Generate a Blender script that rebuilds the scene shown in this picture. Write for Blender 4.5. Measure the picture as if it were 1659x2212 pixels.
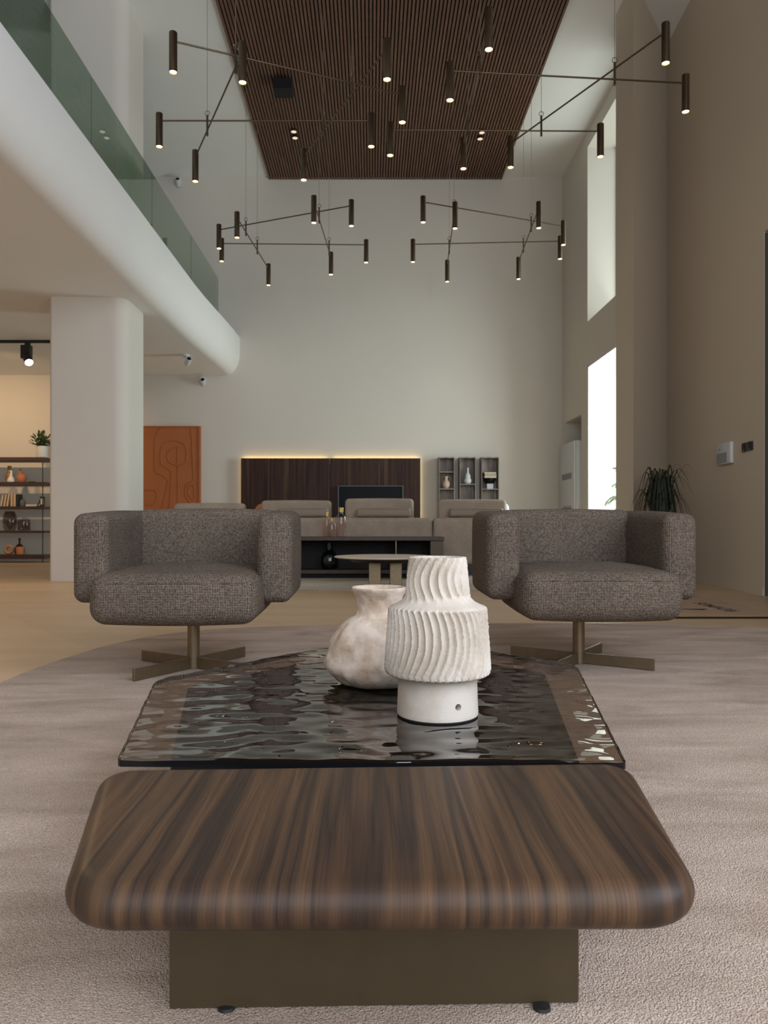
import bpy, bmesh, math, random
from mathutils import Vector, Matrix, noise

random.seed(7)
PI = math.pi
S = bpy.context.scene
COL = S.collection
for o in list(bpy.data.objects):
    bpy.data.objects.remove(o)

# ------------------------------------------------------------------ camera, world, lights, exposure
F, HC = 1640.0, 0.60            # focal length in pixels of the 1659 x 2212 frame, eye height
cam_d = bpy.data.cameras.new('camera')
cam = bpy.data.objects.new('camera', cam_d)
COL.objects.link(cam)
cam.location = (0, 0, HC)
cam.rotation_euler = (PI / 2, 0, 0)
cam_d.sensor_fit = 'VERTICAL'
cam_d.sensor_height = 36.0
cam_d.sensor_width = 27.0
cam_d.lens = F * 36.0 / 2212.0
cam_d.shift_x = 26.5 / 2212.0
cam_d.shift_y = 24.0 / 2212.0
cam_d.dof.use_dof = True
cam_d.dof.focus_distance = 1.7
cam_d.dof.aperture_fstop = 12
cam_d.clip_start = 0.05
cam_d.clip_end = 200
S.camera = cam

S.view_settings.view_transform = 'Standard'
S.view_settings.look = 'None'
S.view_settings.gamma = 1
S.view_settings.use_curve_mapping = False
S.view_settings.exposure = 0.37
S.cycles.use_denoising = True
S.cycles.max_bounces = 8
S.cycles.diffuse_bounces = 5
S.cycles.glossy_bounces = 4
S.cycles.transmission_bounces = 6
S.cycles.transparent_max_bounces = 12
S.cycles.sample_clamp_indirect = 6.0
S.cycles.caustics_reflective = False
S.cycles.caustics_refractive = False

W = bpy.data.worlds.new('sky')
S.world = W
W.use_nodes = True
W.node_tree.nodes['Background'].inputs[0].default_value = (0.80, 0.90, 1.0, 1)
W.node_tree.nodes['Background'].inputs[1].default_value = 1.0


def area(name, loc, target, sx, sy, power, col):
    d = bpy.data.lights.new(name, 'AREA')
    d.shape = 'RECTANGLE'
    d.size, d.size_y = sx, sy
    d.energy = power
    d.color = col
    o = bpy.data.objects.new(name, d)
    COL.objects.link(o)
    o.location = loc
    o.rotation_euler = (Vector(target) - Vector(loc)).to_track_quat('-Z', 'Y').to_euler()
    return o


def spot(name, loc, target, power, col, ang=70, blend=0.6, r=0.03):
    d = bpy.data.lights.new(name, 'SPOT')
    d.energy = power
    d.color = col
    d.spot_size = math.radians(ang)
    d.spot_blend = blend
    d.shadow_soft_size = r
    o = bpy.data.objects.new(name, d)
    COL.objects.link(o)
    o.location = loc
    o.rotation_euler = (Vector(target) - Vector(loc)).to_track_quat('-Z', 'Y').to_euler()
    return o


# daylight: the glazed front behind the camera, the tall right-hand windows beside and behind the
# camera, and the two windows of the far right wall
area('daylight_front', (0.1, -2.52, 2.9), (0.1, 6, 0.0), 4.6, 4.5, 112, (0.91, 0.955, 1.02))
area('daylight_right', (2.85, -0.7, 3.1), (-8, 2.6, 4.4), 3.0, 4.5, 185, (0.85, 0.935, 1.06))
area('daylight_low_window', (3.98, 9.75, 1.6), (3.0, 9.9, 1.5), 1.6, 2.4, 150, (0.93, 0.98, 1.0))
area('daylight_high_window', (4.4, 9.6, 4.3), (3.0, 9.8, 5.2), 1.6, 2.4, 28, (1.0, 0.98, 0.93))

# ------------------------------------------------------------------ materials
MATS = {}


class NT:
    """small helper around a material node tree"""

    def __init__(self, name):
        self.m = bpy.data.materials.new(name)
        self.m.use_nodes = True
        self.t = self.m.node_tree
        self.b = self.t.nodes['Principled BSDF']
        self.out = self.t.nodes['Material Output']

    def n(self, typ, **kw):
        nd = self.t.nodes.new(typ)
        for k, v in kw.items():
            if k.startswith('_'):
                setattr(nd, k[1:], v)
            else:
                nd.inputs[k.replace('__', ' ')].default_value = v
        return nd

    def l(self, a, b):
        self.t.links.new(a, b)

    def coord(self, scale=(1, 1, 1), kind='Object', rot=(0, 0, 0)):
        tc = self.n('ShaderNodeTexCoord')
        mp = self.n('ShaderNodeMapping')
        mp.inputs['Scale'].default_value = scale
        mp.inputs['Rotation'].default_value = rot
        self.l(tc.outputs[kind], mp.inputs['Vector'])
        return mp.outputs[0]

    def noise(self, vec, scale, detail=2, rough=0.5, dist=0):
        nd = self.n('ShaderNodeTexNoise', Scale=scale, Detail=detail, Roughness=rough, Distortion=dist)
        self.l(vec, nd.inputs['Vector'])
        return nd.outputs['Fac']

    def ramp(self, fac, stops, interp='LINEAR'):
        r = self.n('ShaderNodeValToRGB')
        cr = r.color_ramp
        cr.interpolation = interp
        while len(cr.elements) < len(stops):
            cr.elements.new(0.5)
        for e, (p, c) in zip(cr.elements, stops):
            e.position = p
            e.color = (c[0], c[1], c[2], 1) if len(c) == 3 else c
        self.l(fac, r.inputs[0])
        return r.outputs[0]

    def mix(self, a, b, fac, mode='MIX'):
        m = self.n('ShaderNodeMix', _data_type='RGBA', _blend_type=mode)
        for sock, v in ((m.inputs[0], fac), (m.inputs[6], a), (m.inputs[7], b)):
            if isinstance(v, bpy.types.NodeSocket):
                self.l(v, sock)
            elif isinstance(v, (int, float)):
                sock.default_value = v
            else:
                sock.default_value = (v[0], v[1], v[2], 1)
        return m.outputs[2]

    def math(self, op, a, b=0.0):
        m = self.n('ShaderNodeMath', _operation=op)
        for sock, v in ((m.inputs[0], a), (m.inputs[1], b)):
            if isinstance(v, bpy.types.NodeSocket):
                self.l(v, sock)
            else:
                sock.default_value = v
        return m.outputs[0]

    def vmath(self, op, a, b=(0, 0, 0)):
        m = self.n('ShaderNodeVectorMath', _operation=op)
        for sock, v in ((m.inputs[0], a), (m.inputs[1], b)):
            if isinstance(v, bpy.types.NodeSocket):
                self.l(v, sock)
            else:
                sock.default_value = v
        return m.outputs['Value'] if op in ('DOT_PRODUCT', 'LENGTH') else m.outputs[0]

    def bump(self, h, dist, strength=1.0, to=None):
        b = self.n('ShaderNodeBump', Strength=strength, Distance=dist)
        self.l(h, b.inputs['Height'])
        self.l(b.outputs[0], to if to is not None else self.b.inputs['Normal'])
        return b.outputs[0]

    def set(self, **kw):
        for k, v in kw.items():
            s = self.b.inputs[k.replace('__', ' ')]
            if isinstance(v, bpy.types.NodeSocket):
                self.l(v, s)
            elif isinstance(v, (tuple, list)):
                s.default_value = (v[0], v[1], v[2], 1)
            else:
                s.default_value = v
        return self


def plain(name, col, rough=0.5, metal=0.0, var=0.06, nscale=6.0, bump=0.0, bscale=80.0, spec=0.5):
    """a plain coloured surface with a little mottling and grain"""
    if name in MATS:
        return MATS[name]
    t = NT(name)
    v = t.coord()
    c = t.ramp(t.noise(v, nscale, 3), [(0.25, [x * (1 - var) for x in col]), (0.75, [min(1, x * (1 + var)) for x in col])])
    t.set(Base__Color=c, Roughness=rough, Metallic=metal)
    t.b.inputs['Specular IOR Level'].default_value = spec
    if bump:
        t.bump(t.noise(v, bscale, 3), bump)
    MATS[name] = t.m
    return t.m


def emit(name, col, strength):
    if name in MATS:
        return MATS[name]
    t = NT(name)
    t.set(Base__Color=(0.02, 0.02, 0.02))
    t.b.inputs['Emission Color'].default_value = (*col, 1)
    t.b.inputs['Emission Strength'].default_value = strength
    MATS[name] = t.m
    return t.m


def glass_sheet(name, tint, ior=1.5, rough=0.0, ripple=None, base_t=0.0):
    """a sheet of glass: tinted see-through plus mirror reflection by Fresnel"""
    if name in MATS:
        return MATS[name]
    t = NT(name)
    tr = t.n('ShaderNodeBsdfTransparent', Color=(*tint, 1))
    gl = t.n('ShaderNodeBsdfGlossy', Color=(1, 1, 1, 1), Roughness=rough)
    fr = t.n('ShaderNodeFresnel', IOR=ior)
    mx = t.n('ShaderNodeMixShader')
    if ripple:
        v = t.coord(ripple[2])
        h = t.noise(v, ripple[0], 1.5, 0.4, 0.4)
        b = t.n('ShaderNodeBump', Strength=1.0, Distance=ripple[1])
        t.l(h, b.inputs['Height'])
        t.l(b.outputs[0], gl.inputs['Normal'])
        t.l(b.outputs[0], fr.inputs['Normal'])
    geo = t.n('ShaderNodeNewGeometry')
    t.l(t.math('MULTIPLY', fr.outputs[0], t.math('SUBTRACT', 1.0, geo.outputs['Backfacing'])), mx.inputs[0])
    t.l(tr.outputs[0], mx.inputs[1])
    t.l(gl.outputs[0], mx.inputs[2])
    t.l(mx.outputs[0], t.out.inputs['Surface'])
    MATS[name] = t.m
    return t.m


def m_wall():
    if 'wall_paint' in MATS:
        return MATS['wall_paint']
    t = NT('wall_paint')
    v = t.coord()
    c = t.ramp(t.noise(v, 0.7, 3), [(0.3, (0.62, 0.575, 0.515)), (0.7, (0.655, 0.61, 0.545))])
    t.set(Base__Color=c, Roughness=0.85)
    t.bump(t.noise(v, 160, 2), 0.0006)
    MATS['wall_paint'] = t.m
    return t.m


def m_white():
    return plain('white_paint', (0.80, 0.79, 0.765), 0.8, var=0.02, nscale=1.0, bump=0.0005, bscale=150)


def m_floor():
    t = NT('microcement_floor')
    v = t.coord((0.5, 3.0, 1))
    c1 = t.ramp(t.noise(v, 1.2, 6, 0.6), [(0.3, (0.53, 0.37, 0.225)), (0.5, (0.59, 0.42, 0.26)), (0.75, (0.64, 0.465, 0.30))])
    br = t.n('ShaderNodeTexBrick', Color1=(1, 1, 1, 1), Color2=(0.93, 0.93, 0.93, 1), Mortar=(0.85, 0.84, 0.82, 1), Scale=1.0)
    br.inputs['Mortar Size'].default_value = 0.0015
    br.inputs['Brick Width'].default_value = 2.4
    br.inputs['Row Height'].default_value = 1.2
    t.l(t.coord(rot=(0, 0, 0.9)), br.inputs['Vector'])
    c = t.mix(c1, br.outputs[0], 1.0, 'MULTIPLY')
    t.set(Base__Color=c, Roughness=0.42)
    t.b.inputs['Specular IOR Level'].default_value = 0.4
    MATS['floor'] = t.m
    return t.m


def m_rug(name, dark, light, scale=1.0, bump=0.004):
    t = NT(name)
    v = t.coord()
    vs = t.coord((1.0, 3.2, 1))
    big = t.noise(vs, 2.1, 4, 0.55, 0.6)
    base = t.ramp(big, [(0.30, dark), (0.68, light)])
    vo = t.n('ShaderNodeTexVoronoi', Scale=330 * scale)
    t.l(v, vo.inputs['Vector'])
    tuft = t.ramp(t.noise(v, 520 * scale, 2, 0.6), [(0.33, (0.40, 0.39, 0.39)), (0.52, (1, 1, 1)), (0.70, (1.45, 1.44, 1.44))])
    c = t.mix(base, tuft, 0.85, 'MULTIPLY')
    t.set(Base__Color=c, Roughness=0.95)
    t.b.inputs['Specular IOR Level'].default_value = 0.1
    t.b.inputs['Sheen Weight'].default_value = 0.15
    h = t.math('ADD', t.noise(v, 420 * scale, 2, 0.6), t.math('MULTIPLY', vo.outputs['Distance'], -0.5))
    t.bump(h, bump)
    MATS[name] = t.m
    return t.m


def m_weave(name, dark, mid, light, pitch, bump=0.004, contrast=1.0, horizontal=False):
    """coarse woven cloth: a grid of threads that follows whichever way the face looks"""
    t = NT(name)
    tc = t.n('ShaderNodeTexCoord')
    nz = t.n('ShaderNodeTexNoise', Scale=28.0, Detail=2.0)
    t.l(tc.outputs['Object'], nz.inputs['Vector'])
    off = t.vmath('SCALE', nz.outputs['Color'])
    t.t.nodes[-1].inputs['Scale'].default_value = pitch * 0.9
    p = t.vmath('ADD', tc.outputs['Object'], off)
    sc = t.vmath('SCALE', p)
    t.t.nodes[-1].inputs['Scale'].default_value = PI / pitch
    s = t.vmath('ABSOLUTE', t.vmath('SINE', sc))
    nn = t.vmath('MULTIPLY', tc.outputs['Normal'], tc.outputs['Normal'])
    w = t.vmath('SUBTRACT', (1, 1, 1), nn)
    h = t.math('MULTIPLY', t.vmath('DOT_PRODUCT', s, w), 0.5)
    fl = t.noise(tc.outputs['Object'], 0.75 / pitch, 2, 0.6)
    big = t.noise(tc.outputs['Object'], 6, 2)
    hv = t.math('ADD', h, t.math('MULTIPLY', t.math('SUBTRACT', fl, 0.5), 0.9 * contrast))
    c = t.ramp(hv, [(0.28, dark), (0.62, mid), (0.92, light)])
    c = t.mix(c, t.ramp(big, [(0.3, (0.9, 0.88, 0.88)), (0.7, (1.08, 1.06, 1.04))]), 1.0, 'MULTIPLY')
    t.set(Base__Color=c, Roughness=0.92)
    t.b.inputs['Specular IOR Level'].default_value = 0.15
    t.bump(t.math('ADD', h, t.math('MULTIPLY', fl, 0.6)), bump)
    MATS[name] = t.m
    return t.m


def m_stripewood(name, cols, bands, rough=0.4, grain=(220, 5, 220), bump=0.0003, warp=0.02):
    """veneer with straight bands along one way; bands = coordinate scale (x picks the band)"""
    t = NT(name)
    tc = t.n('ShaderNodeTexCoord')
    wob = t.n('ShaderNodeTexNoise', Scale=2.2, Detail=2.0)
    t.l(tc.outputs['Object'], wob.inputs['Vector'])
    p = t.vmath('ADD', tc.outputs['Object'], t.vmath('MULTIPLY', t.vmath('SUBTRACT', wob.outputs['Color'], (0.5, 0.5, 0.5)), (warp, 0, 0)))
    mp = t.n('ShaderNodeMapping')
    mp.inputs['Scale'].default_value = bands
    t.l(p, mp.inputs['Vector'])
    wide = t.noise(mp.outputs[0], 1.0, 3, 0.75)
    c = t.ramp(wide, cols)
    mg = t.n('ShaderNodeMapping')
    mg.inputs['Scale'].default_value = grain
    t.l(p, mg.inputs['Vector'])
    fine = t.noise(mg.outputs[0], 1.0, 3, 0.7)
    c = t.mix(c, t.ramp(fine, [(0.30, (0.50, 0.48, 0.46)), (0.55, (1, 1, 1)), (0.75, (1.25, 1.22, 1.2))]), 0.75, 'MULTIPLY')
    t.set(Base__Color=c, Roughness=rough)
    t.bump(fine, bump)
    MATS[name] = t.m
    return t.m


def m_plaster(name, a, b, scale, bump, bscale, rough=0.85):
    t = NT(name)
    v = t.coord()
    c = t.ramp(t.noise(v, scale, 5, 0.6), [(0.32, a), (0.60, b)])
    t.set(Base__Color=c, Roughness=rough)
    t.b.inputs['Specular IOR Level'].default_value = 0.25
    t.bump(t.noise(v, bscale, 4, 0.6), bump)
    MATS[name] = t.m
    return t.m


WALL, WHITE, FLOOR = m_wall(), m_white(), m_floor()
WARMLIT = plain('warm_bounce_wall_tint', (0.60, 0.515, 0.41), 0.85, 0, 0.02, 1.0, 0.0006, 160)  # wall paint tinted beige, warm bounce light put into the colour
RUG = m_rug('carpet_pile', (0.42, 0.30, 0.222), (0.69, 0.53, 0.425), 1.0, 0.005)
RUG2 = m_rug('far_carpet_pile', (0.42, 0.35, 0.27), (0.50, 0.42, 0.33), 0.5)
BOUCLE = m_weave('chair_weave', (0.028, 0.020, 0.015), (0.108, 0.081, 0.061), (0.26, 0.21, 0.172), 0.0058, 0.0028)
SOFA = m_weave('sofa_weave', (0.25, 0.20, 0.155), (0.38, 0.31, 0.245), (0.50, 0.42, 0.34), 0.012, 0.001, 0.4)
LEATHER = plain('taupe_leather', (0.27, 0.205, 0.15), 0.5)
BRONZE = plain('bronze_metal', (0.23, 0.175, 0.11), 0.38, 0.85, 0.10, 30)
DKBRONZE = plain('dark_bronze', (0.13, 0.095, 0.06), 0.35, 0.85, 0.08, 30)
TABLEWOOD = m_stripewood('table_veneer', [(0.30, (0.022, 0.012, 0.009)), (0.40, (0.075, 0.041, 0.024)), (0.45, (0.034, 0.022, 0.017)), (0.53, (0.100, 0.055, 0.030)), (0.58, (0.036, 0.024, 0.018)), (0.70, (0.12, 0.066, 0.034))], (8, 0.25, 0.5), 0.42, (420, 5, 5), 0.00015, 0.02)
TABLEWOOD.node_tree.nodes['Principled BSDF'].inputs['Specular IOR Level'].default_value = 0.2
PANELWOOD = m_stripewood('wall_panel_veneer', [(0.30, (0.022, 0.011, 0.009)), (0.45, (0.060, 0.030, 0.020)), (0.53, (0.032, 0.016, 0.013)), (0.62, (0.085, 0.048, 0.030))], (7.0, 0.3, 0.12), 0.45, (80, 3, 2), 0.0002, 0.01)
PANELWOOD.node_tree.nodes['Principled BSDF'].inputs['Specular IOR Level'].default_value = 0.12
SLATWOOD = m_stripewood('slat_wood', [(0.3, (0.115, 0.056, 0.034)), (0.55, (0.165, 0.085, 0.052)), (0.75, (0.22, 0.12, 0.075))], (24, 1.2, 1), 0.6, (100, 14, 40), 0.0002, 0.0)
GREYWOOD = m_stripewood('grey_oak_veneer', [(0.3, (0.14, 0.11, 0.085)), (0.5, (0.30, 0.25, 0.21)), (0.7, (0.48, 0.43, 0.39))], (16, 0.4, 0.8), 0.5, (120, 8, 8), 0.0002, 0.02)
DARKWOOD = plain('dark_stained_wood', (0.045, 0.024, 0.018), 0.45, 0, 0.25, 14)
BLACK = plain('black_felt', (0.006, 0.006, 0.006), 0.9)
BLACKGLOSS = plain('black_gloss', (0.006, 0.006, 0.007), 0.22, spec=0.25)
SCREEN = plain('dark_screen', (0.004, 0.005, 0.006), 0.35, spec=0.08)
BLACKMETAL = plain('black_metal', (0.012, 0.012, 0.012), 0.45)
TERRA = plain('terracotta_paint', (0.40, 0.125, 0.036), 0.75, 0, 0.06, 4, 0.0006, 200)
LAMPCLAY = m_plaster('lamp_clay', (0.45, 0.375, 0.30), (0.57, 0.51, 0.45), 9, 0.0006, 260)
VASECLAY = m_plaster('vase_clay', (0.36, 0.245, 0.16), (0.64, 0.54, 0.46), 13, 0.0016, 90)
CANEGLASS = glass_sheet('bottle_glass', (0.93, 0.86, 0.84), 1.5)
SMOKEGLASS = glass_sheet('smoked_glass', (0.72, 0.66, 0.64), 1.5, 0.0, (30, 0.004, (1, 1, 0.3)))
TEALGLASS = glass_sheet('teal_glass', (0.2, 0.56, 0.6), 1.6)
RAILGLASS = glass_sheet('balustrade_glass', (0.68, 0.77, 0.71), 1.75)
PANE = glass_sheet('window_glass', (0.93, 0.97, 0.95), 1.45)
TABLEGLASS = glass_sheet('rippled_bronze_glass', (0.60, 0.52, 0.46), 2.1)
GOLD = plain('brass_cap', (0.62, 0.42, 0.14), 0.3, 0.9)
PLASTICW = plain('white_plastic', (0.62, 0.63, 0.64), 0.4, 0, 0.02)
LEAF = plain('leaf_green', (0.035, 0.075, 0.022), 0.45, 0, 0.5, 18)
LEAFB = plain('bright_leaf', (0.06, 0.14, 0.03), 0.5, 0, 0.4, 18)
LAMPON = emit('warm_lamp', (1.0, 0.72, 0.38), 14)
LAMPDIM = emit('dim_lamp', (1.0, 0.74, 0.52), 0.75)
LED = emit('led_strip', (1.0, 0.66, 0.22), 5.0)

# ------------------------------------------------------------------ object helpers


def link(name, bm, m, parent=None, smooth=None, loc=None):
    me = bpy.data.meshes.new(name)
    bmesh.ops.recalc_face_normals(bm, faces=bm.faces)
    bm.to_mesh(me)
    bm.free()
    if smooth is not None:
        me.polygons.foreach_set('use_smooth', [True] * len(me.polygons))
        if smooth < 180:
            me.set_sharp_from_angle(angle=math.radians(smooth))
    me.materials.append(m)
    o = bpy.data.objects.new(name, me)
    COL.objects.link(o)
    if parent is not None:
        o.parent = parent
    if loc is not None:
        o.location = loc
    return o


def tag(o, label, cat, group=None, kind=None):
    o['label'] = label
    o['category'] = cat
    if group:
        o['group'] = group
    if kind:
        o['kind'] = kind
    return o


def thing(name, label, cat, loc=(0, 0, 0), rz=0.0, group=None):
    o = bpy.data.objects.new(name, None)
    o.empty_display_size = 0.05
    COL.objects.link(o)
    o.location = loc
    o.rotation_euler = (0, 0, rz)
    return tag(o, label, cat, group)


def copy_tree(o, parent=None):
    c = o.copy()
    COL.objects.link(c)
    if parent is not None:
        c.parent = parent
    for ch in [x for x in bpy.data.objects if x.parent == o]:
        copy_tree(ch, c)
    return c


def struct(name, bm, m, label, cat, smooth=None):
    return tag(link(name, bm, m, None, smooth), label, cat, None, 'structure')


def box(bm, x0, x1, y0, y1, z0, z1, bev=0.0, seg=2):
    r = bmesh.ops.create_cube(bm, size=1.0)
    vs = r['verts']
    bmesh.ops.scale(bm, vec=(x1 - x0, y1 - y0, z1 - z0), verts=vs)
    bmesh.ops.translate(bm, vec=((x0 + x1) / 2, (y0 + y1) / 2, (z0 + z1) / 2), verts=vs)
    if bev > 0:
        es = list({e for v in vs for e in v.link_edges})
        bmesh.ops.bevel(bm, geom=es, offset=bev, segments=seg, profile=0.5, affect='EDGES')
    return bm


def B(*a, **k):
    return box(bmesh.new(), *a, **k)


def prism(bm, pts, z0, z1):
    lo = [bm.verts.new((p[0], p[1], z0)) for p in pts]
    hi = [bm.verts.new((p[0], p[1], z1)) for p in pts]
    n = len(pts)
    bm.faces.new(hi)
    bm.faces.new(lo[::-1])
    for i in range(n):
        bm.faces.new((lo[i], lo[(i + 1) % n], hi[(i + 1) % n], hi[i]))
    return bm


def loft(bm, rings, closed=True, cap0=True, cap1=True):
    rv = [[bm.verts.new(p) for p in r] for r in rings]
    n = len(rv[0])
    for a, b in zip(rv, rv[1:]):
        for i in range(n if closed else n - 1):
            j = (i + 1) % n
            bm.faces.new((a[i], a[j], b[j], b[i]))
    if cap0:
        bm.faces.new(rv[0][::-1])
    if cap1:
        bm.faces.new(rv[-1])
    return bm


def lathe(prof, n=48, bm=None, at=(0, 0, 0), fn=None):
    """turn a profile [(r, z)] round the z axis; fn(r, z, angle) may move the radius"""
    bm = bm or bmesh.new()
    rings = []
    for r, z in prof:
        ring = []
        for k in range(n):
            a = 2 * PI * k / n
            rr = fn(r, z, a) if fn else r
            ring.append((at[0] + rr * math.cos(a), at[1] + rr * math.sin(a), at[2] + z))
        rings.append(ring)
    return loft(bm, rings)


def tube(bm, pts, r, n=10, taper=None):
    pts = [Vector(p) for p in pts]
    rings = []
    up = Vector((0, 0, 1))
    for i, p in enumerate(pts):
        d = (pts[min(i + 1, len(pts) - 1)] - pts[max(i - 1, 0)]).normalized()
        ref = up if abs(d.dot(up)) < 0.95 else Vector((1, 0, 0))
        u = d.cross(ref).normalized()
        v = d.cross(u)
        rr = r if taper is None else r * taper(i / (len(pts) - 1))
        rings.append([p + rr * (math.cos(2 * PI * k / n) * u + math.sin(2 * PI * k / n) * v) for k in range(n)])
    return loft(bm, rings)


def cushion(hx, hy, hz, r, inner=6, bulge=(0, 0, 0), deform=None, rs=4, center=(0, 0, 0), probe=None):
    """a soft rounded block: rounded edges of radius r, faces bulging a little"""
    h = (hx, hy, hz)
    cuts = []
    for k in range(3):
        hi = h[k] - r
        rim = [hi + r * math.tan(i / rs * PI / 4) for i in range(1, rs + 1)]
        mid = [-hi + 2 * hi * i / inner for i in range(inner + 1)]
        cuts.append([-x for x in rim[::-1]] + mid + rim)
    bm = bmesh.new()
    seen = {}

    def soft(p):
        q = [max(-(h[i] - r), min(h[i] - r, p[i])) for i in range(3)]
        d = Vector([p[i] - q[i] for i in range(3)])
        w = Vector(q) + (d.normalized() * r if d.length > 1e-9 else d)
        c = [math.cos(PI / 2 * max(-1, min(1, w[i] / h[i]))) for i in range(3)]
        w2 = w.copy()
        for i in range(3):
            j, k = (i + 1) % 3, (i + 2) % 3
            w2[i] += bulge[i] * (w[i] / h[i]) * c[j] * c[k]
        if deform:
            w2 = Vector(deform(w2))
        return w2 + Vector(center)

    if probe is not None:
        bm.free()
        return [soft(p) for p in probe]

    def vert(p):
        key = tuple(round(x, 6) for x in p)
        if key not in seen:
            seen[key] = bm.verts.new(soft(p))
        return seen[key]

    for ax in range(3):
        j, k = (ax + 1) % 3, (ax + 2) % 3
        for sgn in (-1, 1):
            for a in range(len(cuts[j]) - 1):
                for b in range(len(cuts[k]) - 1):
                    qd = []
                    for (da, db) in ((0, 0), (1, 0), (1, 1), (0, 1)):
                        p = [0, 0, 0]
                        p[ax] = sgn * h[ax]
                        p[j] = cuts[j][a + da]
                        p[k] = cuts[k][b + db]
                        qd.append(vert(p))
                    if len(set(qd)) == 4:
                        bm.faces.new(qd if sgn > 0 else qd[::-1])
    return bm


def roundpoly(corners, radii, inset=0.0, seg=8):
    """counter-clockwise polygon with rounded corners, shrunk by inset"""
    out = []
    n = len(corners)
    for i in range(n):
        p = Vector(corners[i])
        a = (Vector(corners[i - 1]) - p).normalized()
        b = (Vector(corners[(i + 1) % n]) - p).normalized()
        ang = a.angle(b)
        R = radii[i] if isinstance(radii, (list, tuple)) else radii
        c = p + (a + b).normalized() * (R / math.sin(ang / 2))
        n0 = Vector((a.y, -a.x)) * -1     # outward normals of the two edges
        n1 = Vector((-b.y, b.x)) * -1
        if n0.dot(p - c) < 0:
            n0 = -n0
        if n1.dot(p - c) < 0:
            n1 = -n1
        a0, a1 = math.atan2(n0.y, n0.x), math.atan2(n1.y, n1.x)
        while a1 < a0:
            a1 += 2 * PI
        if a1 - a0 > PI:
            a1 -= 2 * PI
        for s in range(seg + 1):
            t = a0 + (a1 - a0) * s / seg
            out.append(c + (R - inset) * Vector((math.cos(t), math.sin(t))))
    return out


def spline(pts, closed=True, sub=8):
    """Catmull-Rom through points"""
    P_ = [Vector(p) for p in pts]
    n = len(P_)
    out = []
    rng = range(n) if closed else range(n - 1)
    for i in rng:
        p0 = P_[(i - 1) % n] if closed or i > 0 else P_[i]
        p1 = P_[i]
        p2 = P_[(i + 1) % n]
        p3 = P_[(i + 2) % n] if closed or i + 2 < n else p2
        for s in range(sub):
            t = s / sub
            out.append(0.5 * ((2 * p1) + (p2 - p0) * t + (2 * p0 - 5 * p1 + 4 * p2 - p3) * t * t + (3 * p1 - p0 - 3 * p2 + p3) * t ** 3))
    if not closed:
        out.append(P_[-1])
    return out


# ------------------------------------------------------------------ the room
YB = 12.0        # back wall
CEIL = 6.075
struct('floor', B(-7.0, 3.7, -2.8, 12.3, -0.12, 0.0), FLOOR, 'tan polished microcement floor of the double-height hall', 'floor')
struct('ceiling', B(-7.2, 3.7, -2.8, 12.3, CEIL, CEIL + 0.12), WHITE, 'white plaster ceiling of the double-height hall', 'ceiling')
struct('wall_back', B(-7.2, 3.45, YB, YB + 0.2, 0, CEIL), WALL, 'tall off-white back wall behind the sofa and television panel', 'wall')
struct('wall_left', B(-7.2, -7.0, -2.8, 12.0, 0, CEIL), WALL, 'off-white wall on the left under the balcony', 'wall')

# front wall behind the camera: glazed opening
bm = bmesh.new()
box(bm, -7.0, -2.3, -2.8, -2.6, 0, CEIL)
box(bm, 2.5, 3.6, -2.8, -2.6, 0, CEIL)
box(bm, -2.3, 2.5, -2.8, -2.6, 5.1, CEIL)
box(bm, -2.3, 2.5, -2.8, -2.6, 0, 0.3)
struct('wall_front', bm, WALL, 'wall behind the camera with a wide glazed opening', 'wall')

# far right wall with the two windows and the alcove
bm = bmesh.new()
X0, X1 = 3.01, 3.45
box(bm, X0, X1, 8.85, 10.59, 0, 0.08)
box(bm, X0, X1, 8.85, 10.59, 2.80, 3.41)
box(bm, X0, X1, 8.85, 10.59, 5.84, CEIL)
box(bm, X0, X1, 10.59, 10.90, 0, CEIL)
box(bm, X0, X1, 10.90, 11.81, 2.16, CEIL)
box(bm, 3.40, X1, 10.90, 11.81, 0, 2.16)
box(bm, X0, X1, 11.81, YB, 0, CEIL)
struct('wall_right', bm, WALL, 'right-hand wall at the far end with two windows and a low alcove', 'wall')

# near right wall: splayed pier, long wall running toward the camera, openings beside the camera


def xr(y):
    return 3.235 + 0.0594 * (y - 6.26)


struct('pillar', prism(bmesh.new(), [(2.63, 7.63), (3.38, 8.70), (3.46, 8.84), (3.01, 8.85), (3.01, 8.18), (2.63, 8.18)], 0, CEIL), WARMLIT, 'narrow projecting pier between far windows and right wall', 'pier')
bm = bmesh.new()
T = 0.45


def seg(y0, y1, z0, z1):
    prism(bm, [(xr(y0), y0), (xr(y0) + T, y0), (xr(y1) + T, y1), (xr(y1), y1)], z0, z1)


seg(6.26, 8.72, 0, CEIL)
seg(4.2, 6.26, 3.0, CEIL)
seg(0.9, 4.2, 0, CEIL)
seg(-2.3, 0.9, 5.4, CEIL)
seg(-2.3, 0.9, 0, 0.5)
seg(-2.7, -2.3, 0, CEIL)
prism(bm, [(3.62, 4.0), (3.83, 4.0), (3.83, 6.4), (3.62, 6.4)], 0, 3.05)
struct('wall_right_near', bm, WARMLIT, 'brownish-lit right-hand wall with intercom, switches and entrance recess', 'wall')

bm = bmesh.new()
prism(bm, [(xr(6.27) - 0.008, 6.27), (xr(6.27) + 0.01, 6.27), (xr(8.5) + 0.01, 8.5), (xr(8.5) - 0.008, 8.5)], 0, 0.06)
struct('baseboard_right', bm, WARMLIT, 'low painted baseboard along the foot of the right wall', 'baseboard')

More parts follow.
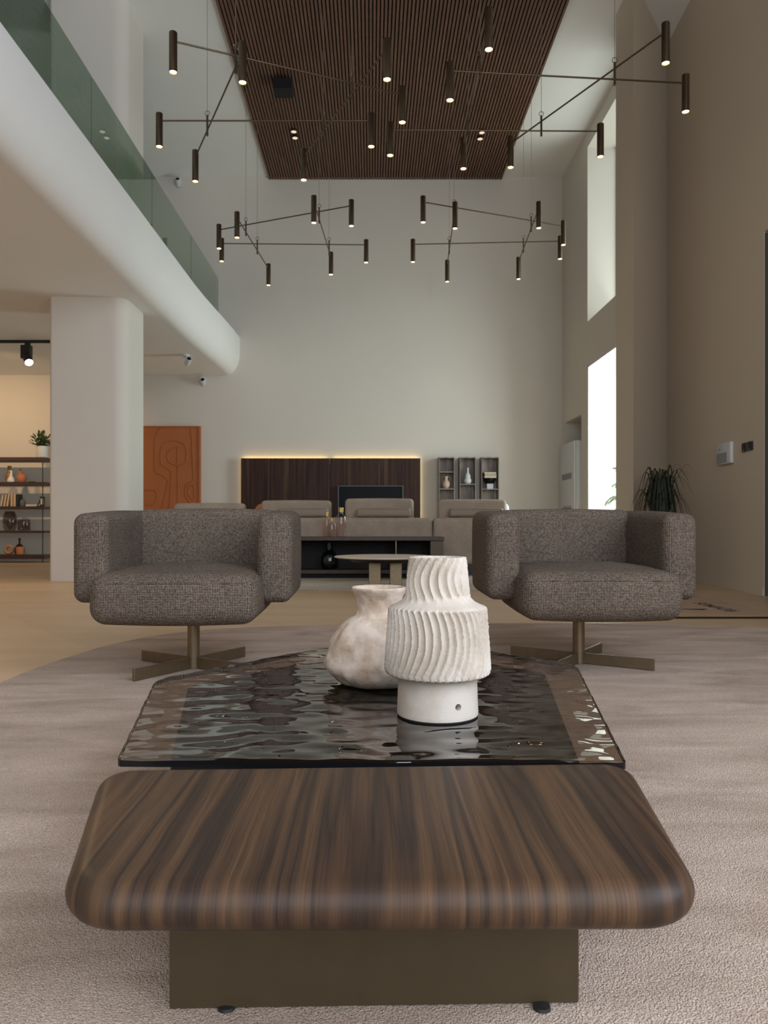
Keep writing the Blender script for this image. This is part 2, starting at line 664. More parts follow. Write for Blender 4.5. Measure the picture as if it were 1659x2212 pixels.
# rounded column on the left, running from floor to ceiling through the balcony
bm = prism(bmesh.new(), roundpoly([(-3.34, 7.85), (-2.55, 7.85), (-2.55, 8.52), (-3.34, 8.52)], [0.045, 0.17, 0.05, 0.05], 0, 10), 0, CEIL)
struct('column', bm, WALL, 'white column with rounded corner rising through the balcony on the left', 'column', 40)

# balcony slab with a bullnosed edge
bm = bmesh.new()
rings = []
for i in range(29):
    y = -2.55 + i * (YB + 2.55) / 28
    s = max(0.0, min(1.0, (y - 9.3) / 2.7))
    xf = -2.175 + 0.09 * s * s * (3 - 2 * s)
    prof = [(-7.0, 3.56), (-7.0, 2.94), (xf - 0.21, 2.94)]
    for k in range(1, 11):
        a = k / 10 * PI / 2
        prof.append((xf - 0.21 + 0.21 * math.sin(a), 2.94 + 0.34 * (1 - math.cos(a))))
    prof += [(xf, 3.52), (xf - 0.012, 3.55), (xf - 0.04, 3.56)]
    rings.append([(x, y, z) for x, z in prof])
loft(bm, rings)
struct('balcony_slab', bm, WHITE, 'white balcony slab with rounded bullnose edge along the left', 'balcony', 35)

# glass balustrade
gr = thing('glass_balustrade', 'green-tinted glass balustrade on top of the white balcony edge', 'balustrade', (-2.40, 0, 3.56))
ys = [-3.5 + 1.44 * k for k in range(11)]
ys = [y for y in ys if y < 11.8] + [11.86]
ys = sorted(set([round(11.86 - 1.787 * k, 3) for k in range(0, 9) if 11.86 - 1.787 * k > -2.5]))
for a, b in zip(ys, ys[1:]):
    link('glass_panel', B(-0.006, 0.006, a + 0.006, b - 0.006, 0.03, 0.86), RAILGLASS, gr)
    for yy in (a + 0.35, b - 0.35):
        link('spigot', lathe([(0.0, 0.0), (0.05, 0.0), (0.05, 0.01), (0.028, 0.012), (0.028, 0.16), (0.0, 0.16)], 16, at=(0, yy, 0)), plain('brushed_steel', (0.4, 0.4, 0.39), 0.35, 0.9), gr, 40)

# slatted timber ceiling panel
sp = thing('slatted_ceiling_panel', 'dark slatted timber panel fixed flush to the white ceiling', 'ceiling panel', (0.21, 6.3, CEIL))
bm = bmesh.new()
npan, xa, xb = 90, -1.84, 1.85
pitch = (xb - xa) / npan
for k in range(npan):
    x = xa + (k + 0.5) * pitch
    box(bm, x - pitch * 0.31, x + pitch * 0.31, -8.7, 5.69, -0.05, -0.008)
link('slats', bm, SLATWOOD, sp)
link('backing', B(xa, xb, -8.7, 5.69, -0.012, -0.001), plain('slat_felt', (0.022, 0.012, 0.009), 0.9), sp)

# ------------------------------------------------------------------ windows of the far right wall


def window(name, z0, z1, xp, label):
    w = thing(name, label, 'window', (xp, 9.72, z0))
    w['kind'] = 'structure'
    link('pane', B(-0.006, 0.006, -0.85, 0.85, 0.03, z1 - z0 - 0.03), PANE, w)
    bm = bmesh.new()
    h = z1 - z0
    box(bm, -0.02, 0.02, -0.868, 0.868, 0.0, 0.03)
    box(bm, -0.02, 0.02, -0.868, 0.868, h - 0.03, h)
    box(bm, -0.02, 0.02, -0.868, -0.85, 0.0, h)
    box(bm, -0.02, 0.02, 0.85, 0.868, 0.0, h)
    link('window_frame', bm, PLASTICW, w)


window('window_1', 0.08, 2.80, 3.035, 'bright lower window of the far right wall beside the standing air conditioner')
window('window_2', 3.41, 5.84, 3.43, 'upper window with deep cream reveal high in the far right wall')
tag(link('exterior_ground', B(3.7, 9.0, 4.0, 14.0, -0.15, -0.01), plain('paving', (0.6, 0.6, 0.58), 0.9)), 'pale paving outside the far right windows', 'ground', None, 'structure')

# palm outside the lower window
pl = thing('palm_plant', 'feathery palm outside the bright lower window', 'plant', (3.64, 10.16, -0.01))
link('pot', lathe([(0, 0), (0.13, 0), (0.17, 0.3), (0.15, 0.3), (0.14, 0.26), (0, 0.26)], 24), plain('terracotta_pot', (0.4, 0.2, 0.12), 0.8), pl, 40)
bm = bmesh.new()
tube(bm, [(0, 0, 0.26), (0.01, 0, 0.5), (0, 0.01, 0.75)], 0.03, 8)
link('stem', bm, plain('palm_stem', (0.2, 0.16, 0.08), 0.8), pl, 60)
bm = bmesh.new()
for (ang, rise, reach) in ((PI, 0.36, 0.50), (PI - 0.35, 0.12, 0.5), (PI + 0.4, 0.50, 0.48), (PI + 0.15, -0.02, 0.52), (PI + 0.1, 0.66, 0.40), (PI + 0.25, 0.2, 0.5), (0.4, 0.3, 0.5), (1.4, 0.3, 0.3), (-1.2, 0.3, 0.6), (-2.2, 0.2, 0.6)):
    pts = []
    for i in range(13):
        t = i / 12
        pts.append(Vector((math.cos(ang) * reach * t, math.sin(ang) * reach * t, 0.64 + (rise + 0.25) * t * 1.6 - 0.75 * t * t)))
    tube(bm, pts, 0.004, 5)
    for i in range(2, 13):
        t = i / 12
        d = (pts[i] - pts[i - 1]).normalized()
        side = d.cross(Vector((0, 0, 1))).normalized()
        ln = 0.24 * math.sin(PI * (0.15 + 0.8 * t))
        for sg in (-1, 1):
            a = pts[i]
            m_ = a + (side * sg * 0.75 + d * 0.55) * ln * 0.6 + Vector((0, 0, 0.0))
            e = a + (side * sg * 0.7 + d * 0.8) * ln + Vector((0, 0, -0.10 * ln / 0.2))
            wv = d * 0.009
            v = [bm.verts.new(q) for q in (a - wv, a + wv, m_ + wv * 1.3, e, m_ - wv * 1.3)]
            bm.faces.new(v)
link('fronds', bm, LEAFB, pl)

# ------------------------------------------------------------------ near carpet and floor coverings
rugpts = [(-1.38, 2.4), (-1.37, 2.77), (-1.35, 3.17), (-1.25, 3.70), (-1.0, 4.10), (-0.53, 4.32), (0.2, 4.42), (1.05, 4.44), (1.8, 4.38), (2.35, 4.12),
          (2.55, 3.4), (2.58, 2.4), (2.5, 1.4), (2.2, 0.7), (1.6, 0.25), (0.6, 0.05), (-0.4, 0.2), (-1.05, 0.8), (-1.32, 1.6)]
out = spline(rugpts, True, 6)
bm = bmesh.new()
cx, cy = 0.6, 2.3
rings = []
for d, z in ((0.0, 0.001), (0.0, 0.010), (0.006, 0.015)):
    rings.append([(x + (cx - x) * d / 2, y + (cy - y) * d / 2, z) for x, y in out])
loft(bm, rings)
tag(link('round_rug', bm, RUG), 'large rounded grey-beige pile rug under armchairs and coffee tables', 'rug')
tag(link('sofa_rug', B(-2.5, 2.3, 6.74, 11.2, 0.001, 0.010, bev=0.003), RUG2), 'plain cream rug under the round table, console and sofa', 'rug')

# doormat by the entrance
dm = thing('doormat', 'tan coir doormat with dark printed lettering by the entrance recess', 'doormat', (2.63, 4.77, 0))
link('coir_pile', B(-1.02, 0, 0.004, 1.62, 0.004, 0.016), m_rug('coir', (0.34, 0.19, 0.075), (0.42, 0.24, 0.10), 0.6, 0.002), dm)
link('rubber_edge', B(-1.03, 0.008, -0.006, 1.63, 0.001, 0.0115), BLACK, dm)
cu = bpy.data.curves.new('lettering', 'FONT')
cu.body = 'ROVMOS'
cu.size = 0.135
cu.extrude = 0.0006
cu.align_x = 'CENTER'
tmp = bpy.data.objects.new('tmp_text', cu)
COL.objects.link(tmp)
bpy.context.view_layer.update()
me = bpy.data.meshes.new_from_object(tmp.evaluated_get(bpy.context.evaluated_depsgraph_get()))
bpy.data.objects.remove(tmp)
le = bpy.data.objects.new('lettering', me)
COL.objects.link(le)
le.parent = dm
le.location = (-0.19, 0.52, 0.0165)
le.rotation_euler = (0, 0, PI / 2)
me.materials.clear()
me.materials.append(BLACK)
bm = bmesh.new()
prism(bm, [(-0.62, 0.40), (-0.40, 0.33), (-0.34, 0.40)], 0.0158, 0.0168)
link('emblem', bm, BLACK, dm)
link('emblem', prism(bmesh.new(), [(-0.54, 0.55), (-0.40, 0.66), (-0.52, 0.70)], 0.0158, 0.0168), BLACK, dm)

# ------------------------------------------------------------------ wooden coffee table (nearest)
wt = thing('wooden_coffee_table', 'low walnut-veneer coffee table with bullnose edges on a bronze base', 'coffee table', (0.01, 0.99, 0.015))
ox, oy = 0.01, 0.99
corn = [(-0.322, 0.776), (0.347, 0.780), (0.412, 1.207), (-0.419, 1.172)]
corn = [(x - ox, y - oy) for x, y in corn]
rings = []
T_, R_ = 0.053, 0.028
for k in range(13):
    a = -PI / 2 + PI * k / 12
    rings.append([(p.x, p.y, 0.157 + T_ / 2 + (T_ / 2) * math.sin(a)) for p in roundpoly(corn, [0.075, 0.075, 0.05, 0.05], R_ * (1 - math.cos(a)), 12)])
bm = loft(bmesh.new(), rings)
link('table_top', bm, TABLEWOOD, wt, 60)
bm = prism(bmesh.new(), [(-0.243 - ox, 0.911 - oy), (0.252 - ox, 0.923 - oy), (0.262 - ox, 1.10 - oy), (-0.253 - ox, 1.09 - oy)], 0.0015, 0.158)
bmesh.ops.bevel(bm, geom=[e for e in bm.edges], offset=0.0015, segments=1, affect='EDGES')
link('base', bm, plain('bronze_lacquer', (0.070, 0.050, 0.026), 0.42, 0.35, 0.06, 30), wt)
for fx in (-0.185, 0.195):
    for fy in (-0.0745, 0.09):
        link('foot', lathe([(0, 0.0002), (0.011, 0.0002), (0.010, 0.004), (0, 0.006)], 16, at=(fx, fy, 0)), BLACKMETAL, wt, 40)

# ------------------------------------------------------------------ rippled glass coffee table
gt = thing('glass_coffee_table', 'low dark coffee table with rippled bronze glass top holding the ceramics', 'coffee table', (0.02, 1.8, 0.015))
gx, gy = 0.02, 1.8
gc = [(-0.416, 1.242), (0.411, 1.226), (0.556, 2.06), (0.30, 2.36), (-0.12, 2.395), (-0.535, 1.88)]
gc = [(x - gx, y - gy) for x, y in gc]
gr_ = [0.012, 0.012, 0.07, 0.2, 0.2, 0.10]


def wave(x, y):
    """height of the hand-cast ripples; flat where the ceramics stand"""
    p = Vector((x * 15, y * 24, 0.3))
    h = 0.0029 * noise.noise(p) + 0.00022 * noise.noise(p * 2.1 + Vector((7, 3, 1)))
    k = 1.0
    for (vx, vy, vr) in ((0.1325 - gx, 1.53 - gy, 0.085), (0.016 - gx, 1.83 - gy, 0.09)):
        dd = math.hypot(x - vx, y - vy)
        k = min(k, max(0.0, min(1.0, (dd - vr) / 0.025)))
    return h * k


def resample(pts, n):
    L = [0.0]
    m = len(pts)
    for a_ in range(m):
        L.append(L[-1] + (pts[(a_ + 1) % m] - pts[a_]).length)
    o, q = [], 0
    for a_ in range(n):
        t_ = L[-1] * a_ / n
        while L[q + 1] < t_:
            q += 1
        f_ = (t_ - L[q]) / max(1e-9, L[q + 1] - L[q])
        o.append(pts[q].lerp(pts[(q + 1) % m], f_))
    return o


NB, NR = 760, 170
outer = resample(roundpoly(gc, gr_, 0.0, 10), NB)
inner = resample(roundpoly(gc, gr_, 0.003, 10), NB)
cen = Vector((0.02, 0.05))
rings = [[(p.x, p.y, 0.186) for p in inner], [(p.x, p.y, 0.188) for p in outer], [(p.x, p.y, 0.1972 + wave(p.x, p.y)) for p in outer]]
for k in range(NR):
    f_ = k / NR
    rings.append([(q.x, q.y, 0.1995 + wave(q.x, q.y)) for q in (p.lerp(cen, f_) for p in inner)])
bm = loft(bmesh.new(), rings)
link('glass_top', bm, TABLEGLASS, gt, 50)
bm = bmesh.new()
edge = resample(roundpoly(gc, gr_, -0.0006, 10), NB)
loft(bm, [[(p.x, p.y, 0.1865) for p in edge], [(p.x, p.y, 0.1972 + wave(p.x, p.y)) for p in edge]], True, False, False)
link('glass_edge', bm, BLACKGLOSS, gt)
ci = roundpoly(gc, [0.09, 0.09, 0.15, 0.25, 0.25, 0.15], 0.0, 2)
bc = [(-0.335, 1.262), (0.345, 1.252), (0.462, 2.03), (0.25, 2.26), (-0.11, 2.29), (-0.45, 1.86)]
bc = [(x - gx, y - gy) for x, y in bc]
bm = prism(bmesh.new(), [(p.x, p.y) for p in roundpoly(bc, [0.01, 0.01, 0.06, 0.15, 0.15, 0.08], 0, 8)], 0.004, 0.184)
link('base', bm, plain('black_lacquer', (0.016, 0.014, 0.013), 0.5), gt, 30)

# ------------------------------------------------------------------ ribbed ceramic lamp
ZG = 0.2152
pf = [(0.0, 0.0), (0.076, 0.0), (0.081, 0.003), (0.0815, 0.02), (0.0795, 0.055), (0.0785, 0.076), (0.079, 0.080)]
pf = pf[:3] + [(0.0815 - 0.0025 * (q / 14), 0.006 + q * 0.005) for q in range(15)] + pf[-1:]
base_prof = pf + [(0.075, 0.083), (0.0, 0.083)]
lt = thing('ceramic_lamp', 'white ceramic lamp with swirling carved ribs standing on the glass table', 'lamp', (0.1325, 1.53, ZG))
bo = link('lamp_base', lathe(base_prof, 96), LAMPCLAY, lt, 50)
# drilled cord hole in the base
cut = link('hole_cutter', lathe([(0, -0.03), (0.0066, -0.03), (0.0066, 0.03), (0, 0.03)], 24), LAMPCLAY, None, 50)
cut.matrix_world = Matrix.Translation((0.1325 + 0.034, 1.53 - 0.0738, ZG + 0.031)) @ Matrix.Rotation(0.43, 4, 'Z') @ Matrix.Rotation(PI / 2, 4, 'X')
bpy.context.view_layer.update()
md = bo.modifiers.new('hole', 'BOOLEAN')
md.operation = 'DIFFERENCE'
md.object = cut
bpy.context.view_layer.update()
nm = bpy.data.meshes.new_from_object(bo.evaluated_get(bpy.context.evaluated_depsgraph_get()))
bo.modifiers.clear()
nm.polygons.foreach_set('use_smooth', [True] * len(nm.polygons))
nm.set_sharp_from_angle(angle=math.radians(40))
bo.data = nm
bpy.data.objects.remove(cut)
link('felt_pad', lathe([(0, -0.0005), (0.079, -0.0005), (0.079, 0.0012), (0, 0.0012)], 48), BLACK, lt)


def lamp_profile():
    pr = [(0.0, 0.0815), (0.070, 0.0815), (0.092, 0.0815), (0.100, 0.083), (0.1045, 0.087), (0.1065, 0.093)]
    for i in range(1, 44):
        t = i / 43
        pr.append((0.1070 - 0.0085 * t, 0.093 + (0.213 - 0.093) * t))
    pr += [(0.0975, 0.2155), (0.095, 0.2175), (0.085, 0.222), (0.076, 0.2265), (0.070, 0.2305), (0.0665, 0.235)]
    for i in range(0, 32):
        t = i / 31
        pr.append((0.0645 - 0.0068 * t, 0.241 + (0.3145 - 0.241) * t))
    pr += [(0.0568, 0.3165), (0.054, 0.317), (0.048, 0.316), (0.046, 0.300), (0.0, 0.298)]
    return pr


def rib(r, z, a):
    if r < 0.05 or z < 0.0835:
        return r
    jag = 0.0009 * noise.noise(Vector((math.cos(a) * 40, math.sin(a) * 40, z * 260)))
    if z < 0.2185:
        u = (z - 0.083) / 0.135
        ph = -0.13 + 0.8915 * u - 0.7615 * u * u
        wv = 22 * (a - ph) + 0.35 * noise.noise(Vector((math.cos(a) * 6, math.sin(a) * 6, z * 30)))
        amp = 0.0072 * min(1, max(0, (0.2185 - z) / 0.006)) * min(1, max(0, (z - 0.0835) / 0.008))
    elif z > 0.228:
        u = (z - 0.235) / 0.08
        ph = 0.24 * ((u - 0.48) / 0.5) ** 2
        wv = 11.5 * (a - ph) + 0.35 * noise.noise(Vector((math.cos(a) * 6, math.sin(a) * 6, z * 30)))
        amp = 0.0072 * min(1, max(0, (z - 0.228) / 0.012))
    else:
        return r + jag * 0.5
    s = abs(math.sin(wv))
    return r + 0.0016 - amp * s ** 0.8 + jag


bm = lathe(lamp_profile(), 620, fn=rib)
link('lamp_shade', bm, LAMPCLAY, lt, 70)

# ------------------------------------------------------------------ hand-shaped vase
vz = thing('ceramic_vase', 'rough hand-shaped whitewashed vase with flared neck on the glass table', 'vase', (0.016, 1.83, ZG))
vp = [(0.0, 0.0), (0.07, 0.0), (0.088, 0.004), (0.104, 0.012), (0.118, 0.024), (0.127, 0.038), (0.130, 0.05), (0.126, 0.068), (0.121, 0.085), (0.114, 0.10),
      (0.106, 0.115), (0.098, 0.128), (0.090, 0.140), (0.080, 0.151), (0.070, 0.157), (0.060, 0.160), (0.0535, 0.164), (0.051, 0.172), (0.0515, 0.182), (0.054, 0.195), (0.058, 0.208),
      (0.063, 0.219), (0.0655, 0.226), (0.066, 0.230), (0.0635, 0.2315), (0.060, 0.229), (0.054, 0.215), (0.047, 0.195), (0.044, 0.175), (0.05, 0.160), (0.08, 0.13), (0.10, 0.06), (0.0, 0.02)]
vp2 = []
for (a, b) in zip(vp, vp[1:]):
    vp2 += [a, ((a[0] + b[0]) / 2, (a[1] + b[1]) / 2)]
vp2.append(vp[-1])


def lump(r, z, a):
    if r < 0.03:
        return r
    p = Vector((math.cos(a) * r, math.sin(a) * r, z))
    d = 0.0065 * noise.noise(p * 22) + 0.0035 * noise.noise(p * 55 + Vector((3, 1, 2))) + 0.0012 * noise.noise(p * 130)
    fl = 0.0022 * math.sin(9 * a + 2 * noise.noise(p * 12)) if 0.015 < z < 0.14 else 0
    return r + (d + fl) * (1.0 if z < 0.15 else 0.55)


link('vase_body', lathe(vp2, 160, fn=lump), VASECLAY, vz, 180)

# ------------------------------------------------------------------ swivel armchairs


def make_chair(name, label, loc, rz):
    t = thing(name, label, 'armchair', loc, rz, 'swivel armchairs on the round rug')
    link('base_column', lathe([(0, 0.002), (0.0245, 0.002), (0.0245, 0.215), (0.06, 0.225), (0.06, 0.232), (0, 0.232)], 32), BRONZE, t, 40)
    for ang in (math.atan2(-0.26, -0.17), math.atan2(0.26, 0.17), math.atan2(0.17, -0.25), math.atan2(-0.165, 0.255)):
        bm = B(0.018, 0.305, -0.006, 0.006, 0.002, 0.046, bev=0.0012, seg=1)
        bmesh.ops.rotate(bm, cent=(0, 0, 0), matrix=Matrix.Rotation(ang, 3, 'Z'), verts=bm.verts)
        link('leg', bm, BRONZE, t)

    def crown(p):
        x, y, z = p
        return (x, y + 0.012 * (x / 0.3) ** 2 * (1 if y < 0 else 0), z + (0.012 * (y + 0.38) / 0.6 if z > 0 else 0))
    seat_args = (0.302, 0.305, 0.088, 0.058, 10, (0.006, 0.010, 0.024), crown, 5, (0, -0.078, 0.309))
    seat = link('seat', cushion(*seat_args), BOUCLE, t, 180)
    zs = 0.066
    per = [(x / 20 * 0.302, -0.305, zs) for x in range(-20, 21)] + [(0.302, y / 20 * 0.305, zs) for y in range(-19, 12)]
    per = [(-0.302, y / 20 * 0.305, zs) for y in range(11, -20, -1)] + per
    link('seam', tube(bmesh.new(), cushion(*seat_args, probe=per), 0.0026, 6), BOUCLE, seat, 180)
    for s_ in (-1, 1):
        def lean(p, s_=s_):
            x, y, z = p
            k = (y + 0.3) / 0.6
            zz = z + (0.022 * k - 0.012 if z > 0 else 0)
            # the arm wraps round into the back at its rear end
            if y > 0.17:
                x = x - s_ * 0.10 * ((y - 0.17) / 0.13) ** 2
            return (x, y, zz)
        link('armrest', cushion(0.066, 0.295, 0.174, 0.038, 10, (0.006, 0.006, 0.005), lean, 5, (s_ * 0.346, 0.085, 0.458)), BOUCLE, t, 180)
    link('backrest', cushion(0.300, 0.070, 0.172, 0.038, 10, (0.0, 0.010, 0.006), None, 5, (0, 0.305, 0.472)), BOUCLE, t, 180)
    bm = bmesh.new()
    rg = []
    for (hx, y0, y1, z) in ((0.20, -0.24, 0.22, 0.229), (0.27, -0.28, 0.30, 0.262), (0.335, -0.20, 0.35, 0.300), (0.335, -0.20, 0.35, 0.33)):
        rg.append([(p.x, p.y, z) for p in roundpoly([(-hx, y0), (hx, y0), (hx, y1), (-hx, y1)], 0.06, 0, 6)])
    loft(bm, rg)
    link('seat_shell', bm, plain('charcoal_underside', (0.05, 0.046, 0.044), 0.9), t, 40)
    return t


make_chair('swivel_armchair', 'grey-brown woven swivel armchair in front of the terracotta relief and column', (-0.718, 3.06, 0.015), 0.02)
make_chair('swivel_armchair', 'grey-brown woven swivel armchair in front of the potted plant, near the doormat', (0.864, 3.17, 0.015), -0.01)

# ------------------------------------------------------------------ round side table behind the chairs
rt = thing('round_side_table', 'small round table with cream top and two flat bronze legs', 'side table', (0.12, 7.0, 0.010))
link('table_top', lathe([(0, 0.268), (0.38, 0.268), (0.455, 0.273), (0.465, 0.280), (0.463, 0.285), (0, 0.286)], 72), plain('cream_stone', (0.72, 0.62, 0.51), 0.35, 0, 0.05, 5), rt, 30)
link('top_support', lathe([(0, 0.235), (0.30, 0.235), (0.345, 0.268), (0, 0.268)], 64), BLACKMETAL, rt, 30)
for x in (-0.092, 0.098):
    link('leg', B(x - 0.054, x + 0.054, -0.14, -0.02, 0.0, 0.236, bev=0.004), BRONZE, rt)

# ------------------------------------------------------------------ console behind the sofa
cs = thing('console_table', 'low dark wood console with open shelf and bronze end, behind the sofa', 'console table', (0, 8.1, 0.010))
link('console_top', B(-1.55, 0.775, 0.0, 0.40, 0.402, 0.442, bev=0.004), DARKWOOD, cs)
link('end_panel', B(0.628, 0.765, 0.03, 0.39, 0.0, 0.402, bev=0.002), plain('bronze_lacquer', (0.070, 0.050, 0.026), 0.42, 0.35), cs)
link('end_panel', B(-1.54, -1.40, 0.03, 0.39, 0.0, 0.402, bev=0.002), MATS['bronze_lacquer'], cs)
link('back_panel', B(-1.40, 0.628, 0.375, 0.39, 0.05, 0.402), plain('console_back', (0.012, 0.009, 0.008), 0.6, 0, 0.3, 10, spec=0.2), cs)
link('shelf', B(-1.40, 0.628, 0.02, 0.375, 0.05, 0.088), DARKWOOD, cs)
link('plinth', B(-1.40, 0.628, 0.05, 0.37, 0.0, 0.05), BLACK, cs)
link('divider', B(0.256, 0.264, 0.02, 0.375, 0.088, 0.402), BRONZE, cs)


def bottle(px, top, w, y, label):
    h = (1160 - top) * y / F
    r = w / 2 * y / F
    t = thing('glass_bottle', label, 'bottle', ((px - 803) * y / F, y, 0.4525), 0, 'smoked glass bottles on the console')
    hb = h * 0.74
    link('bottle_body', lathe([(0, 0.0), (r * 0.92, 0.0), (r, 0.008), (r, hb * 0.86), (r * 0.9, hb * 0.95), (r * 0.5, hb), (r * 0.42, hb * 1.04), (r * 0.42, h * 0.84), (0, h * 0.84)], 32), CANEGLASS, t, 40)
    link('stopper', lathe([(0, h * 0.84), (r * 0.46, h * 0.84), (r * 0.48, h * 0.99), (r * 0.4, h), (0, h)], 24), GOLD, t, 40)


bottle(736.5, 1097, 23, 8.28, 'tallest brass-stoppered pinkish glass bottle on the console')
bottle(706, 1107, 17, 8.36, 'middle-height brass-stoppered glass bottle at the back of the console trio')
bottle(716.5, 1120, 20, 8.22, 'shortest brass-stoppered glass bottle at the front of the console trio')
tv_ = thing('teal_vase', 'dark teal glass vase on the open shelf of the console', 'vase', (-0.46, 8.29, 0.0985))
link('vase_body', lathe([(0, 0), (0.075, 0), (0.095, 0.04), (0.095, 0.13), (0.06, 0.185), (0.032, 0.21), (0.032, 0.285), (0.038, 0.29), (0.026, 0.29), (0.024, 0.21), (0, 0.2)], 40), TEALGLASS, tv_, 40)

# ------------------------------------------------------------------ sofa seen from behind
so = thing('modular_sofa', 'long greige modular sofa seen from behind, facing the television', 'sofa', (0, 8.6, 0.010))
for (x0, x1) in ((-2.33, -1.30), (-1.29, 0.69), (0.70, 1.66)):
    link('back_module', cushion((x1 - x0) / 2, 0.11, 0.265, 0.05, 8, (0.006, 0.012, 0.006), None, 4, ((x0 + x1) / 2, 0.11, 0.385)), SOFA, so, 180)
    link('seat_module', cushion((x1 - x0) / 2, 0.48, 0.15, 0.05, 8, (0, 0, 0.02), None, 4, ((x0 + x1) / 2, 0.66, 0.27)), SOFA, so, 180)
    link('plinth', B(x0 + 0.08, x1 - 0.08, 0.06, 1.08, 0.0, 0.13), BLACKMETAL, so)
for i, (pa, pb, top) in enumerate(((378, 530, 1089), (566, 716, 1083), (746, 893, 1079), (946, 1092, 1081))):
    yy = 8.93
    x0, x1 = (pa - 803) * yy / F, (pb - 803) * yy / F
    zt = HC - (top - 1130) * yy / F
    link('back_cushion', cushion((x1 - x0) / 2, 0.085, 0.22, 0.045, 8, (0.004, 0.015, 0.006), None, 4, ((x0 + x1) / 2, 0.33, zt - 0.222)), SOFA, so, 180)
    if i:
        h0 = 36 if i == 1 else 24
        xa_, xb_ = (pa + h0 - 803) * 8.72 / F, (pb - 6 - 803) * 8.72 / F
        link('headrest_roll', cushion((xb_ - xa_) / 2, 0.055, 0.052, 0.03, 6, (0, 0.004, 0.004), None, 4, ((xa_ + xb_) / 2, 0.115, 0.71)), LEATHER, so, 180)
tag(link('throw_cushion', cushion(0.08, 0.11, 0.14, 0.05, 4, (0, 0.03, 0.03)), plain('orange_cloth', (0.50, 0.20, 0.09), 0.85), None, 180, (-1.33, 9.22, 0.665)), 'orange cushion peeking out between the two left sofa back cushions', 'cushion')
tag(link('throw_cushion', cushion(0.11, 0.10, 0.17, 0.05, 4, (0, 0.03, 0.03)), plain('pale_blue_cloth', (0.55, 0.58, 0.64), 0.85), None, 180, (1.58, 9.40, 0.665)), 'pale blue cushion at the far right end of the sofa', 'cushion')

# ------------------------------------------------------------------ back wall furniture
pw = thing('tv_wall_panel', 'dark striped wood wall panel with warm light glowing from its edges', 'wall panel', (0, YB, 0))
link('panel_board', B(-2.05, -0.66, -0.10, -0.06, 0.20, 1.617), PANELWOOD, pw)
link('panel_board', B(-0.655, 0.762, -0.10, -0.06, 0.20, 1.617), PANELWOOD, pw)
bm = bmesh.new()
box(bm, -1.95, 0.66, -0.06, -0.001, 0.30, 1.52)
link('mounting_frame', bm, BLACKMETAL, pw)
bm = bmesh.new()
box(bm, -2.03, -0.70, -0.045, -0.02, 1.585, 1.612)
box(bm, -0.61, 0.74, -0.045, -0.02, 1.585, 1.612)
link('light_strip', bm, LED, pw)
bm = bmesh.new()
box(bm, -2.045, -2.025, -0.045, -0.02, 0.3, 1.58)
box(bm, 0.737, 0.757, -0.045, -0.02, 0.3, 1.58)
link('light_strip', bm, emit('led_strip_side', (1.0, 0.66, 0.22), 1.6), pw)
tvo = thing('television', 'flat black television on the dark wood wall panel', 'television', (-0.017, 11.84, 0.60))
link('screen', B(-0.50, 0.50, -0.012, 0.0, 0.008, 0.574), SCREEN, tvo)
link('casing', B(-0.508, 0.508, 0.0, 0.055, 0.0, 0.582, bev=0.004), BLACKMETAL, tvo)
bm = bmesh.new()
box(bm, -0.508, -0.498, -0.014, 0.0, 0.0, 0.582)
box(bm, 0.498, 0.508, -0.014, 0.0, 0.0, 0.582)
box(bm, -0.508, 0.508, -0.014, 0.0, 0.574, 0.582)
box(bm, -0.508, 0.508, -0.014, 0.0, 0.0, 0.008)
link('bezel', bm, plain('grey_bezel', (0.12, 0.13, 0.14), 0.4), tvo)

# terracotta relief panel
ra = thing('relief_panel', 'terracotta relief panel with flowing raised lines on the back wall', 'wall art', (-3.56, 11.96, 0.35))
k_ = 140 / 1408.0


def rp(u, v):
    px, py = 310 + u * k_, 905 + v * k_
    return Vector(((px - 803) * 11.93 / F + 3.56, -0.032, HC - (py - 1130) * 11.93 / F - 0.35))


link('panel', B(-0.25, 0.845, -0.03, 0.03, 0.0, 1.755), TERRA, ra)
bm = bmesh.new()
box(bm, -0.25, 0.865, -0.045, 0.03, 1.755, 1.775)
box(bm, 0.845, 0.865, -0.045, 0.03, -0.02, 1.755)
box(bm, -0.27, -0.25, -0.045, 0.03, -0.02, 1.775)
box(bm, -0.25, 0.845, -0.045, 0.03, -0.02, 0.0)
link('frame', bm, TERRA, ra)
for pts in ([(1035, 170), (1060, 500), (1075, 900), (1088, 1150), (1085, 1330), (1000, 1380), (940, 1430), (915, 1560), (930, 1690), (1010, 1810), (1080, 1850)],
            [(720, 480), (560, 480), (440, 540), (385, 680), (375, 850), (400, 990), (500, 1070), (590, 1115), (615, 1200), (605, 1400), (590, 1650), (570, 2000)],
            [(730, 610), (620, 650), (540, 720), (520, 820), (560, 930), (650, 985), (740, 980), (745, 610)],
            [(400, 190), (300, 300), (260, 500), (255, 800), (260, 1130), (400, 1220), (520, 1310), (530, 1420), (480, 1650), (400, 2000)],
            [(730, 490), (860, 530), (930, 650), (945, 800), (900, 960), (780, 1010), (750, 1100), (755, 1500), (750, 2000)],
            [(1095, 1430), (1000, 1470), (965, 1560), (1000, 1670), (1105, 1740), (1095, 1430)],
            [(30, 1550), (240, 1555), (290, 1640), (285, 1750), (200, 1860), (40, 1870)]):
    sp_ = spline([rp(*p) for p in pts], False, 6)
    link('raised_line', tube(bmesh.new(), sp_, 0.0085, 8), TERRA, ra, 180)

